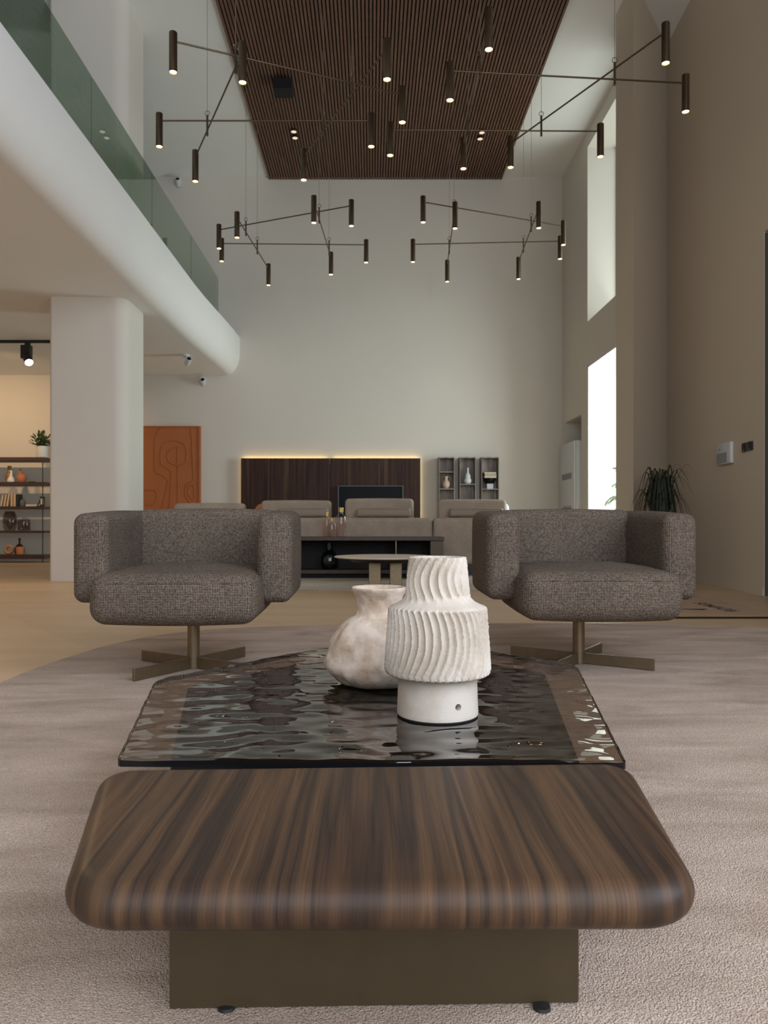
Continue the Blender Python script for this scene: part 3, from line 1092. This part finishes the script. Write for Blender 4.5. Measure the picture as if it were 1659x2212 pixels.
# three tall display niches on the back wall
xs = ((945, 982), (990, 1028), (1037, 1078))
for i, (a, b) in enumerate(xs):
    yf = 11.78
    x0, x1 = (a + 3 - 803) * yf / F, (b - 803) * yf / F
    zt = HC - (987 - 1130) * yf / F
    lab = ('leftmost narrow grey oak display case holding the pink jug', 'middle narrow grey oak display case holding the white gourd vase', 'rightmost narrow grey oak display case holding the black bowl')[i]
    n_ = thing('display_case', lab, 'display case', ((x0 + x1) / 2, yf, 0), 0, 'narrow display cases on the back wall')
    w = (x1 - x0) / 2
    d = 0.215
    link('side_panel', B(-w, -w + 0.010, 0, d, 0, zt), plain('case_edge', (0.18, 0.15, 0.12), 0.5), n_)
    link('side_panel', B(w - 0.010, w, 0, d, 0, zt), GREYWOOD, n_)
    link('top_panel', B(-w + 0.010, w - 0.010, 0, d, zt - 0.016, zt), GREYWOOD, n_)
    link('back_panel', B(-w + 0.010, w - 0.010, d - 0.015, d, 0.0, zt - 0.016), GREYWOOD, n_)
    for py in ((1019, 1055.5, 1110), (1045.5, 1079), (1056, 1112))[i]:
        z = HC - (py - 1130) * 11.8 / F
        link('shelf', B(-w + 0.010, w - 0.010, 0.01, d - 0.015, z - 0.012, z), GREYWOOD, n_)

sz = lambda py: HC - (py - 1130) * 11.8 / F + 0.0005
jx = (965 - 803) * 11.8 / F
jg = thing('jug', 'pale pink clay jug with a loop handle in the leftmost display case', 'jug', (jx, 11.885, sz(1055.5)))
link('jug_body', lathe([(0, 0), (0.035, 0), (0.06, 0.03), (0.068, 0.065), (0.058, 0.105), (0.034, 0.135), (0.027, 0.16), (0.036, 0.195), (0.030, 0.195), (0.02, 0.16), (0, 0.12)], 32), plain('pink_clay', (0.55, 0.40, 0.31), 0.7), jg, 60)
bm = tube(bmesh.new(), spline([(0.030, 0, 0.182), (0.058, 0, 0.180), (0.066, 0, 0.145), (0.052, 0, 0.108)], False, 5), 0.007, 8)
link('handle', bm, MATS['pink_clay'], jg, 180)
gv = thing('gourd_vase', 'white gourd-shaped vase with slim neck in the middle display case', 'vase', ((1012 - 803) * 11.8 / F, 11.885, sz(1045.5)))
link('vase_body', lathe([(0, 0), (0.04, 0), (0.062, 0.025), (0.066, 0.055), (0.056, 0.085), (0.046, 0.098), (0.049, 0.12), (0.044, 0.145), (0.026, 0.17), (0.018, 0.19), (0.018, 0.25), (0.021, 0.258), (0.014, 0.258), (0.012, 0.2), (0, 0.18)], 32), PLASTICW, gv, 60)
bx = (1059.5 - 803) * 11.8 / F
tag(link('plinth_block', B(-0.05, 0.05, -0.05, 0.05, 0, 0.082, bev=0.004), plain('pale_lilac', (0.55, 0.55, 0.62), 0.6), None, None, (bx, 11.885, sz(1056))), 'small white block under the black bowl in the rightmost display case', 'block')
bl = thing('black_bowl', 'round black bowl on the white block in the rightmost display case', 'bowl', (bx, 11.8825, sz(1056) + 0.0825))
link('bowl_body', lathe([(0, 0), (0.045, 0), (0.075, 0.02), (0.094, 0.055), (0.096, 0.085), (0.090, 0.085), (0.085, 0.055), (0, 0.012)], 40), BLACKGLOSS, bl, 50)
zz = sz(1056) + 0.1690
for (nm_, c, dx, h, lab) in (('book', (0.30, 0.24, 0.13), 0.0, 0.04, 'thick patterned ochre book resting on the black bowl rim'), ('book', (0.32, 0.08, 0.07), 0.004, 0.02, 'thin red book in the middle of the pile on the black bowl'), ('book', (0.05, 0.16, 0.16), -0.006, 0.032, 'dark green book on top of the pile on the black bowl')):
    bk = thing(nm_, lab, 'book', (bx + dx, 11.885, zz), 0, 'books lying on the black bowl')
    link('cover', B(-0.092, 0.092, -0.075, 0.075, 0, h, bev=0.003, seg=1), plain('cover_%d' % int(h * 1000), c, 0.6, 0, 0.4, 60), bk)
    link('pages', B(-0.088, 0.094, -0.0765, -0.071, 0.003, h - 0.003), plain('paper', (0.6, 0.52, 0.4), 0.9), bk)
    zz += h + 0.0005

# ------------------------------------------------------------------ standing air conditioner in the alcove
ac = thing('air_conditioner', 'white floor-standing air conditioner in the alcove of the far right wall', 'air conditioner', (2.915, 11.34, 0.0))
link('cabinet', B(0.03, 0.42, -0.40, 0.42, 0.0, 1.80, bev=0.02, seg=3), PLASTICW, ac, 40)
link('front_panel', B(0.0, 0.03, -0.395, 0.415, 0.05, 1.795, bev=0.012, seg=3), PLASTICW, ac, 40)
link('display', B(-0.003, 0.002, -0.27, 0.29, 1.25, 1.34, bev=0.001, seg=1), plain('display_grey', (0.16, 0.19, 0.20), 0.2), ac)
link('louvre_panel', B(-0.002, 0.003, -0.26, 0.24, 0.58, 0.86, bev=0.001, seg=1), plain('louvre_grey', (0.45, 0.46, 0.47), 0.5), ac)
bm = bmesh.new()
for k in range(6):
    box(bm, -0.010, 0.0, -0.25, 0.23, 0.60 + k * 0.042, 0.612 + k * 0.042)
link('louvre', bm, plain('grille_dark_grey', (0.10, 0.10, 0.10), 0.6), ac)  # dark grey bars across the vent
link('badge', B(-0.002, 0.001, 0.0, 0.06, 1.46, 1.475), plain('badge_grey', (0.3, 0.3, 0.3), 0.4), ac)

# ------------------------------------------------------------------ potted plant by the pier
pp = thing('potted_plant', 'dark drooping grassy plant in a tall pot by the projecting pier', 'plant', (2.71, 7.12, 0.0))
link('pot', lathe([(0, 0), (0.13, 0), (0.15, 0.02), (0.165, 0.6), (0.150, 0.6), (0.145, 0.55), (0, 0.55)], 32), plain('charcoal_pot', (0.02, 0.02, 0.019), 0.6), pp, 40)
bm = bmesh.new()
rnd = random.Random(3)
for k in range(190):
    ang = rnd.uniform(0, 2 * PI)
    core = k < 105
    reach = rnd.uniform(0.02, 0.13) if core else rnd.uniform(0.12, 0.30)
    top = rnd.uniform(0.28, 0.54) if core else rnd.uniform(0.28, 0.64)
    droop = rnd.uniform(0.05, 0.30) if core else rnd.uniform(0.15, 0.50)
    w0 = rnd.uniform(0.006, 0.012)
    tw = Vector((-math.sin(ang), math.cos(ang), 0))
    r0 = rnd.uniform(0.0, 0.07)
    prev = None
    for i in range(12):
        t = i / 11
        z = 0.55 + top * math.sin(min(1, t * 1.5) * PI / 2) - droop * max(0, t - 0.45) ** 1.6 * 2.6
        rr = r0 + reach * t ** 1.15
        if math.sin(ang) > 0:
            rr_y = rr * 0.75
        else:
            rr_y = rr
        c = Vector((math.cos(ang) * rr, math.sin(ang) * rr_y, z))
        w = w0 * (1 - t ** 2.2) * (0.55 + 0.9 * min(1, t * 3) * 0.5) + 0.0006
        fold = Vector((0, 0, 0.35 * w))
        row = [bm.verts.new(c - tw * w + fold), bm.verts.new(c), bm.verts.new(c + tw * w + fold)]
        if prev:
            bm.faces.new((prev[0], prev[1], row[1], row[0]))
            bm.faces.new((prev[1], prev[2], row[2], row[1]))
        prev = row
link('foliage', bm, plain('dark_leaf', (0.013, 0.021, 0.008), 0.55, 0, 0.6, 20), pp, 180)

# ------------------------------------------------------------------ intercom and switches on the right wall


def on_right(px, py):
    k = (px - 803) / F
    y = (3.235 - 0.0594 * 6.26) / (k - 0.0594)
    return Vector((k * y, y, HC - (py - 1130) * y / F))


wr = math.atan(-0.0594)
a = on_right(1552, 982)
b = on_right(1588, 982)
c = on_right(1570, 1003)
d = on_right(1570, 957)
ic = thing('intercom', 'white wall intercom with grey lower half on the right wall', 'intercom', (c + d) / 2, wr)
hw, hh = (a - b).length / 2 * 0.86, (d - c).length / 2
link('housing', B(-0.034, -0.0, -hw, hw, -hh, hh, bev=0.010, seg=3), PLASTICW, ic, 40)
link('speaker_panel', B(-0.037, -0.03, -hw * 0.55, hw * 0.88, -hh * 0.86, hh * 0.08, bev=0.002, seg=1), plain('intercom_grey', (0.30, 0.31, 0.34), 0.5), ic)
link('lens', lathe([(0, 0), (0.012, 0), (0.010, 0.006), (0, 0.006)], 20), plain('lens_grey', (0.2, 0.21, 0.2), 0.3), ic, 40).matrix_local = Matrix.Translation((-0.033, hw * 0.45, hh * 0.42)) @ Matrix.Rotation(-PI / 2, 4, 'Y')
for (px0, px1, y0, y1, lab) in ((1605, 1613.5, 957, 976.5, 'black light switch nearer to the white intercom'), (1617, 1627, 953.5, 973, 'black light switch nearer to the entrance recess')):
    cc = on_right((px0 + px1) / 2, (y0 + y1) / 2)
    w_ = (on_right(px0, 960) - on_right(px1, 960)).length / 2
    h_ = (y1 - y0) / 2 * cc.y / F
    sw = thing('light_switch', lab, 'light switch', cc, wr, 'black switches on the right wall')
    link('switch_plate', B(-0.012, -0.0, -w_, w_, -h_, h_, bev=0.003, seg=2), BLACKGLOSS, sw)
    link('rocker', B(-0.017, -0.011, -w_ * 0.7, w_ * 0.7, -h_ * 0.55, h_ * 0.8, bev=0.002, seg=1), BLACKMETAL, sw)
    link('indicator', B(-0.0135, -0.0115, -0.008, 0.008, -h_ * 0.8, -h_ * 0.68), plain('indicator_white', (0.7, 0.72, 0.7), 0.3), sw)

# ------------------------------------------------------------------ entrance door in the recess
dr = thing('door_1', 'dark entrance door set in the recess of the right wall', 'door', (3.60, 4.3, 0.0))
dr['kind'] = 'structure'
link('door_leaf', B(-0.05, -0.002, 0.0, 1.9, 0.002, 2.9), plain('door_brown', (0.05, 0.042, 0.036), 0.5), dr)
link('reveal_lining', B(-0.36, 0.01, 1.943, 1.958, 0.0, 2.99), plain('dark_lining', (0.085, 0.072, 0.058), 0.5), dr)  # dark sheet lining the far side of the recess
link('door_handle', tube(bmesh.new(), [(-0.052, 0.2, 0.8), (-0.10, 0.2, 0.8), (-0.10, 0.2, 1.5), (-0.052, 0.2, 1.5)], 0.012, 8), BLACKMETAL, dr, 60)

# ------------------------------------------------------------------ hanging mobile lights
CHAND = {
    'front_left': (('mobile light of eight bronze tubes, nearer one by the balcony side'), 4.40, 4.31,
                   (((374, 70), (869, 188)), ((344, 245), (802, 245)), ((524, 92), (422, 325)), ((836, 85), (656, 322)))),
    'front_right': (('mobile light of eight bronze tubes, nearer one by the upper window'), 4.36, 4.45,
                    (((972, 135), (1481, 162)), ((843, 265), (1297, 268)), ((1438, 50), (1103, 295)), ((1056, 18), (1001, 298)))),
    'rear_left': (('mobile light of eight bronze tubes, farther one above the lit wood panel'), 4.42, 4.33,
                  (((473, 485), (759, 432)), ((479, 515), (791, 518)), ((512, 458), (580, 570)), ((678, 423), (715, 545)))),
    'rear_right': (('mobile light of eight bronze tubes, farther one above the display cases'), 4.45, 4.36,
                   (((914, 424), (1217, 477)), ((892, 517), (1210, 510)), ((983, 437), (966, 562)), ((1164, 436), (1120, 556)))),
}
TL, TR = 0.31, 0.0315


def lit_tube(root, x, y, z):
    t = lathe([(0, TL), (TR * 0.93, TL), (TR, TL - 0.004), (TR, 0.0), (TR * 0.90, 0.0), (TR * 0.88, 0.018), (0, 0.018)], 24, at=(x, y, z - TL))
    tb = link('lamp_tube', t, DKBRONZE, root, 40)
    link('bulb', lathe([(0, 0.003), (TR * 0.55, 0.004), (TR * 0.84, 0.009), (TR * 0.84, 0.016), (0, 0.016)], 20, at=(x, y, z - TL)), LAMPON, tb, 40)


for key, (lab, z1, z2, rods) in CHAND.items():
    ends = []
    for ri, (p, q) in enumerate(rods):
        zt = z1 if ri < 2 else z2
        e = []
        for (px, py) in (p, q):
            y = F * (zt - HC) / (1130 - py)
            e.append(Vector(((px - 803) * y / F, y, zt)))
        ends.append(e)
    mid = sum((v for e in ends for v in e), Vector()) / 8
    root = thing('mobile_chandelier', lab, 'hanging light', (mid.x, mid.y, CEIL), 0, 'mobile lights hanging from the ceiling')
    off = Vector((mid.x, mid.y, CEIL))
    for e in ends:
        for v in e:
            lit_tube(root, v.x - off.x, v.y - off.y, v.z - off.z)
        a = e[0] - off
        b = e[1] - off
        dz = Vector((0, 0, -0.068))
        link('rod', tube(bmesh.new(), [a + dz, b + dz], 0.0075, 8), DKBRONZE, root, 60)
    for i in (0, 1):
        for j in (2, 3):
            a, b = ends[i]
            c, d = ends[j]
            r_, s_ = b - a, d - c
            den = r_.x * s_.y - r_.y * s_.x
            t_ = ((c.x - a.x) * s_.y - (c.y - a.y) * s_.x) / den
            p = a + r_ * t_
            hi, lo = max(z1, z2) - 0.068, min(z1, z2) - 0.068
            cx_, cy_ = p.x - off.x, p.y - off.y
            cn = link('connector', lathe([(0, lo - 0.05 - CEIL), (0.010, lo - 0.05 - CEIL), (0.010, hi + 0.05 - CEIL), (0, hi + 0.05 - CEIL)], 12, at=(cx_, cy_, 0)), DKBRONZE, root, 40)
            wz = -0.0005 if not (-1.63 < p.x < 2.06) else -0.051
            link('suspension_wire', tube(bmesh.new(), [(cx_, cy_, hi + 0.05 - CEIL), (cx_, cy_, wz)], 0.0022, 6), plain('steel_wire', (0.35, 0.33, 0.30), 0.4, 0.8), root)
            link('hook', tube(bmesh.new(), [(cx_ + 0.022 * math.cos(q * PI / 6), cy_, hi + 0.07 - CEIL + 0.022 * math.sin(q * PI / 6)) for q in range(13)], 0.003, 6), DKBRONZE, root)

# ceiling fittings
cb = thing('ceiling_speaker', 'small black box speaker hung under the slatted ceiling panel', 'speaker', ((612 - 803) * 9.3 / F, 9.3, 6.0245))
link('speaker_box', B(-0.118, 0.118, -0.11, 0.11, -0.16, -0.03, bev=0.006), BLACK, cb)
link('bracket', B(-0.05, 0.05, -0.05, 0.05, -0.03, 0.0), BLACK, cb)
for (px, py, n_, lab) in ((636, 282, 0, 'twin round downlight in the slatted ceiling, on the balcony side'), (1039, 284, 1, 'twin round downlight in the slatted ceiling, on the window side')):
    y = F * (6.0245 - HC) / (1130 - py - 5)
    x = (px - 803) * y / F
    dl = thing('twin_downlight', lab, 'downlight', (x, y, 6.0245), 0, 'twin downlights in the slatted ceiling')
    for dy in (-0.085, 0.085):
        fr_ = link('downlight_ring', lathe([(0, 0), (0.045, 0), (0.045, -0.03), (0.036, -0.03), (0.033, -0.012), (0, -0.012)], 24, at=(0, dy, 0)), BLACKMETAL, dl, 40)
        link('bulb', lathe([(0, -0.013), (0.037, -0.014), (0.037, -0.0305), (0.02, -0.034), (0, -0.035)], 20, at=(0, dy, 0)), LAMPDIM, fr_, 40)

# security cameras


def seccam(loc, label, rz=0.0, wall=False):
    t = thing('security_camera', label, 'security camera', loc, rz)
    if wall:
        link('mount', lathe([(0, 0), (0.05, 0), (0.05, 0.03), (0, 0.035)], 24), PLASTICW, t, 40).matrix_local = Matrix.Rotation(PI / 2, 4, 'X')
        ctr = Vector((0, -0.075, -0.05))
    else:
        link('mount', lathe([(0, 0), (0.05, 0), (0.05, -0.03), (0, -0.035)], 24), PLASTICW, t, 40)
        ctr = Vector((0.02, -0.02, -0.095))
    link('camera_arm', tube(bmesh.new(), [Vector((0, -0.03 if wall else 0, 0 if wall else -0.03)), ctr + Vector((0, 0.03, 0.015))], 0.014, 8), PLASTICW, t, 60)
    M_ = Matrix.Translation(ctr) @ Matrix.Rotation(math.radians(62), 4, 'X')
    bd = link('camera_body', lathe([(0, -0.06), (0.036, -0.06), (0.040, -0.05), (0.040, 0.07), (0.034, 0.07), (0.033, 0.055), (0, 0.055)], 24), PLASTICW, t, 40)
    bd.matrix_local = M_
    link('lens', lathe([(0, 0.056), (0.030, 0.056), (0.028, 0.062), (0, 0.064)], 20), BLACKGLOSS, bd, 40)


seccam((-2.66, 11.995, 2.865), 'white security camera on the back wall under the balcony end', 0.1, True)
seccam((-2.58, 10.55, 2.9395), 'white security camera on the underside of the balcony', 0.5)
seccam((-3.05, 11.995, 6.0), 'white security camera high on the back wall above the balustrade', 0.1, True)

# ------------------------------------------------------------------ track light and shelf under the balcony
tr = thing('track_light', 'black ceiling track with one tilted lit spotlight left of the column', 'track light', (-4.40, 9.72, 2.94))
link('track', B(-2.4, 0.6, -0.018, 0.018, -0.035, -0.0005), BLACKMETAL, tr)
sh = link('spot_body', B(-0.082, 0.042, -0.04, 0.04, -0.235, -0.065, bev=0.004), BLACKMETAL, tr)
link('adapter', B(-0.035, 0.025, -0.02, 0.02, -0.07, -0.03), BLACKMETAL, tr)
hd = link('spot_head', lathe([(0, 0.0), (0.055, 0.0), (0.055, -0.185), (0.050, -0.185), (0.047, -0.165), (0, -0.165)], 32), BLACKMETAL, tr, 40)
hd.matrix_local = Matrix.Translation((-0.030, 0.01, -0.17)) @ Matrix.Rotation(-0.55, 4, 'Y') @ Matrix.Rotation(-0.55, 4, 'X')
link('bulb', lathe([(0, -0.166), (0.046, -0.168), (0.046, -0.183), (0, -0.190)], 28), emit('track_bulb', (1.0, 0.80, 0.50), 25), hd, 40)
for (x, e) in ((-4.95, 55), (-6.1, 55)):
    spot('track_spot', (x, 9.7, 2.72), (x - 0.25, 12.0, 1.55), e, (1.0, 0.66, 0.36), 95, 0.8)
spot('unseen_floor_spot', (-4.6, 7.2, 2.85), (-3.6, 5.6, 0.0), 85, (1.0, 0.72, 0.42), 110, 0.9)  # unseen warm spot without a lamp body, added to warm the left floor

sf = thing('wall_shelf', 'dark open shelving unit against the wall left of the column', 'shelf unit', (-5.6, 11.6, 0.0))
xr_ = (100 - 803) * 11.5 / F + 5.6
boards = []
for (y0, y1) in ((987.5, 995.5), (1041, 1048), (1094, 1099.5), (1146.5, 1151.5), (1199, 1207.5)):
    zt, zb = HC - (y0 - 1130) * 11.45 / F, HC - (y1 - 1130) * 11.45 / F
    zb = max(zb, 0.0)
    boards.append(zt)
    link('shelf_board', B(-1.1, xr_, -0.15, 0.19, zb, zt, bev=0.003, seg=1), DARKWOOD, sf)
for (x, y) in ((xr_ - 0.045, -0.12), (xr_ - 0.045, 0.16), (-1.0, -0.12), (-1.0, 0.16)):
    link('upright', tube(bmesh.new(), [(x, y, 0.0), (x, y, boards[0] - 0.002)], 0.008, 8), BLACKMETAL, sf, 60)


def sx(px):
    return (px - 803) * 11.6 / F


pt = thing('shelf_plant', 'leafy green plant in a white ribbed pot on the shelf top', 'plant', (sx(91), 11.6, boards[0] + 0.0005))
link('pot', lathe([(0, 0), (0.078, 0), (0.082, 0.01), (0.084, 0.178), (0.074, 0.18), (0.072, 0.15), (0, 0.15)], 40, fn=lambda r, z, a: r + (0.002 * math.cos(18 * a) if r > 0.08 else 0)), PLASTICW, pt, 40)
bm = bmesh.new()
rnd = random.Random(9)
for k in range(150):
    ang = rnd.uniform(0, 2 * PI)
    el = rnd.uniform(0.15, 1.4)
    L_ = rnd.uniform(0.04, 0.25)
    p0 = Vector((0, 0, 0.16))
    dr_ = Vector((math.cos(ang) * math.cos(el), math.sin(ang) * math.cos(el), math.sin(el)))
    c = p0 + dr_ * L_
    if abs(c.x) > 0.17:
        continue
    sd = dr_.cross(Vector((0, 0, 1)))
    sd = (sd if sd.length > 0.01 else Vector((1, 0, 0))).normalized()
    nrm = sd.cross(dr_)
    l2, w2 = rnd.uniform(0.06, 0.095), rnd.uniform(0.020, 0.030)
    v = [c - dr_ * l2 * 0.5, c + sd * w2 + nrm * 0.006, c + dr_ * l2 * 0.5, c - sd * w2 + nrm * 0.006]
    vs = [bm.verts.new(q) for q in v]
    bm.faces.new((vs[0], vs[1], vs[2]))
    bm.faces.new((vs[0], vs[2], vs[3]))
    if k % 4 == 0:
        tube(bm, [p0, c], 0.003, 5)
link('foliage', bm, LEAF, pt)


def pot(name, label, cat, px, board, prof, m, part='body', y=11.6, fn=None):
    t = thing(name, label, cat, (sx(px), y, boards[board] + 0.0005))
    link(part, lathe(prof, 32, fn=fn), m, t, 50)
    return t


AMB = plain('amber_glaze', (0.26, 0.12, 0.025), 0.35)
ORG = plain('orange_clay', (0.42, 0.15, 0.07), 0.7)
TAN = plain('tan_clay', (0.40, 0.21, 0.09), 0.7)
BRN = plain('brown_glaze', (0.07, 0.03, 0.015), 0.3)
vb = pot('amber_bottle_vase', 'tall amber vase with wide neck on the second shelf', 'vase', 16.5, 1, [(0, 0), (0.04, 0), (0.062, 0.06), (0.063, 0.105), (0.044, 0.15), (0.028, 0.175), (0.028, 0.245), (0.032, 0.255), (0.022, 0.255), (0.02, 0.18), (0, 0.15)], AMB, 'vase_body', 11.66)
pot('white_bud_vase', 'small white vase with slim neck on the second shelf', 'vase', 29, 1, [(0, 0), (0.055, 0), (0.064, 0.02), (0.05, 0.055), (0.028, 0.09), (0.018, 0.12), (0.016, 0.18), (0.011, 0.18), (0.01, 0.1), (0, 0.06)], PLASTICW, 'vase_body', 11.53)
pot('orange_bottle_vase', 'slim orange bottle vase standing behind the round orange pot', 'vase', 39.5, 1, [(0, 0), (0.035, 0), (0.042, 0.08), (0.036, 0.13), (0.018, 0.18), (0.016, 0.215), (0.01, 0.215), (0.01, 0.15), (0, 0.12)], ORG, 'vase_body', 11.67)
pot('round_orange_pot', 'round squat orange clay pot on the second shelf', 'pot', 50, 1, [(0, 0), (0.05, 0), (0.07, 0.04), (0.072, 0.08), (0.055, 0.12), (0.03, 0.13), (0.026, 0.125), (0.05, 0.06), (0, 0.02)], ORG, 'pot_body', 11.55)
pot('grey_dish', 'flat dark grey dish near the end of the second shelf', 'dish', 69, 1, [(0, 0), (0.04, 0), (0.055, 0.012), (0.05, 0.014), (0.035, 0.006), (0, 0.005)], plain('slate', (0.10, 0.10, 0.10), 0.6), 'dish_body')
bkx = [(8.0, 0.175, 0.17, 'cream'), (14.5, 0.18, 0.17, 'cream'), (21.0, 0.19, 0.17, 'cream'), (30.5, 0.197, 0.0, 'cream'), (34.3, 0.185, 0.0, 'tan'), (37.8, 0.19, 0.0, 'cream'), (43, 0.185, 0.0, 'black')]
labs = ['leaning cream book, leftmost of the row on the third shelf', 'second leaning cream book from the left on the third shelf', 'third leaning cream book from the left on the third shelf',
        'first upright cream book next to the leaning ones on the third shelf', 'tan upright book between two cream ones on the third shelf', 'cream upright book next to the black one on the third shelf', 'black upright book at the right end of the row']
for (px, h, tilt, cl), lab in zip(bkx, labs):
    t = thing('book', lab, 'book', (sx(px), 11.58, boards[2] + 0.0008), 0, 'books standing on the third shelf')
    wd = 0.024 if cl != 'black' else 0.04
    mt = {'cream': plain('cream_cover', (0.55, 0.43, 0.29), 0.8), 'tan': plain('tan_cover', (0.36, 0.22, 0.12), 0.8), 'black': BLACKMETAL}[cl]
    M_ = Matrix.Rotation(tilt, 4, 'Y')
    M_ = Matrix.Translation((0, 0, wd / 2 * math.sin(abs(tilt)))) @ M_
    a_ = link('cover', B(-wd / 2, wd / 2, -0.07, 0.07, 0, h, bev=0.002, seg=1), mt, t)
    a_.matrix_local = M_
    b_ = link('pages', B(-wd / 2 + 0.003, wd / 2 - 0.003, -0.066, 0.066, h - 0.004, h + 0.0006), plain('paper', (0.6, 0.52, 0.4), 0.9), t)
    b_.matrix_local = M_
pot('grey_jar', 'squat dark grey jar right of the black book', 'jar', 52, 2, [(0, 0), (0.035, 0), (0.043, 0.03), (0.043, 0.07), (0.03, 0.10), (0.02, 0.105), (0.018, 0.09), (0, 0.05)], plain('slate', (0.10, 0.10, 0.10), 0.6), 'jar_body', 11.55)
tag(link('paper_stack', B(-0.09, 0.09, -0.1, 0.1, 0, 0.03, bev=0.004, seg=1), plain('off_white_paper', (0.62, 0.55, 0.45), 0.9), None, None, (sx(73), 11.62, boards[2] + 0.0005)), 'low stack of off-white paper lying on the third shelf', 'paper')
ef = thing('easel_frame', 'small black and white tilted picture stand at the third shelf end', 'picture stand', (sx(94), 11.52, boards[2] + 0.0005))
link('stand', prism(bmesh.new(), [(-0.06, -0.03), (0.03, -0.03), (0.03, 0.03), (-0.06, 0.03)], 0, 0.012), BLACKMETAL, ef)
bm = bmesh.new()
tube(bm, [(-0.055, 0, 0.012), (0.0, 0, 0.14)], 0.008, 8)
box(bm, -0.015, 0.05, -0.012, 0.012, 0.012, 0.15)
link('frame', bm, BLACKMETAL, ef)
link('picture', B(-0.005, 0.042, -0.015, -0.011, 0.03, 0.12), plain('paper', (0.6, 0.52, 0.4), 0.9), ef)
pot('smoked_glass_vase', 'large smoked glass vase with rippled sides on the fourth shelf', 'vase', 21.5, 3, [(0, 0), (0.07, 0), (0.095, 0.05), (0.108, 0.13), (0.098, 0.21), (0.08, 0.26), (0.066, 0.295), (0.06, 0.295), (0.075, 0.25), (0.10, 0.13), (0, 0.012)], SMOKEGLASS, 'vase_body', fn=lambda r, z, a: r * (1 + 0.03 * math.cos(9 * a + z * 20)))
pot('smoked_glass_tumbler', 'short smoked glass candle holder next to the large glass vase', 'candle holder', 52, 3, [(0, 0), (0.082, 0), (0.09, 0.02), (0.09, 0.15), (0.082, 0.172), (0.076, 0.172), (0.083, 0.15), (0.083, 0.02), (0, 0.012)], SMOKEGLASS, 'glass_body', fn=lambda r, z, a: r * (1 + 0.02 * math.cos(16 * a + z * 30)))
rg_ = thing('clay_ring', 'tan clay ring sculpture standing on the bottom shelf', 'sculpture', (sx(24), 11.53, boards[4] + 0.0795))
bm = bmesh.new()
rings = []
for i in range(40):
    A = 2 * PI * i / 40
    rings.append([((0.054 + 0.025 * math.cos(q * PI / 6)) * math.cos(A), 0.025 * math.sin(q * PI / 6), (0.054 + 0.025 * math.cos(q * PI / 6)) * math.sin(A)) for q in range(12)])
rings.append(rings[0])
loft(bm, rings, True, False, False)
bmesh.ops.remove_doubles(bm, verts=bm.verts, dist=1e-5)
link('ring_body', bm, TAN, rg_, 180)
pot('brown_bottle', 'dark brown bottle vase behind the clay ring on the bottom shelf', 'vase', 37, 4, [(0, 0), (0.06, 0), (0.076, 0.04), (0.07, 0.10), (0.04, 0.145), (0.014, 0.165), (0.014, 0.225), (0.024, 0.235), (0.014, 0.25), (0, 0.25)], BRN, 'vase_body', 11.68)
pot('orange_cube_pot', 'small square-shouldered orange pot on the bottom shelf', 'pot', 48, 4, [(0, 0), (0.045, 0), (0.056, 0.008), (0.058, 0.11), (0.05, 0.122), (0.03, 0.123), (0, 0.12)], ORG, 'pot_body', 11.53)
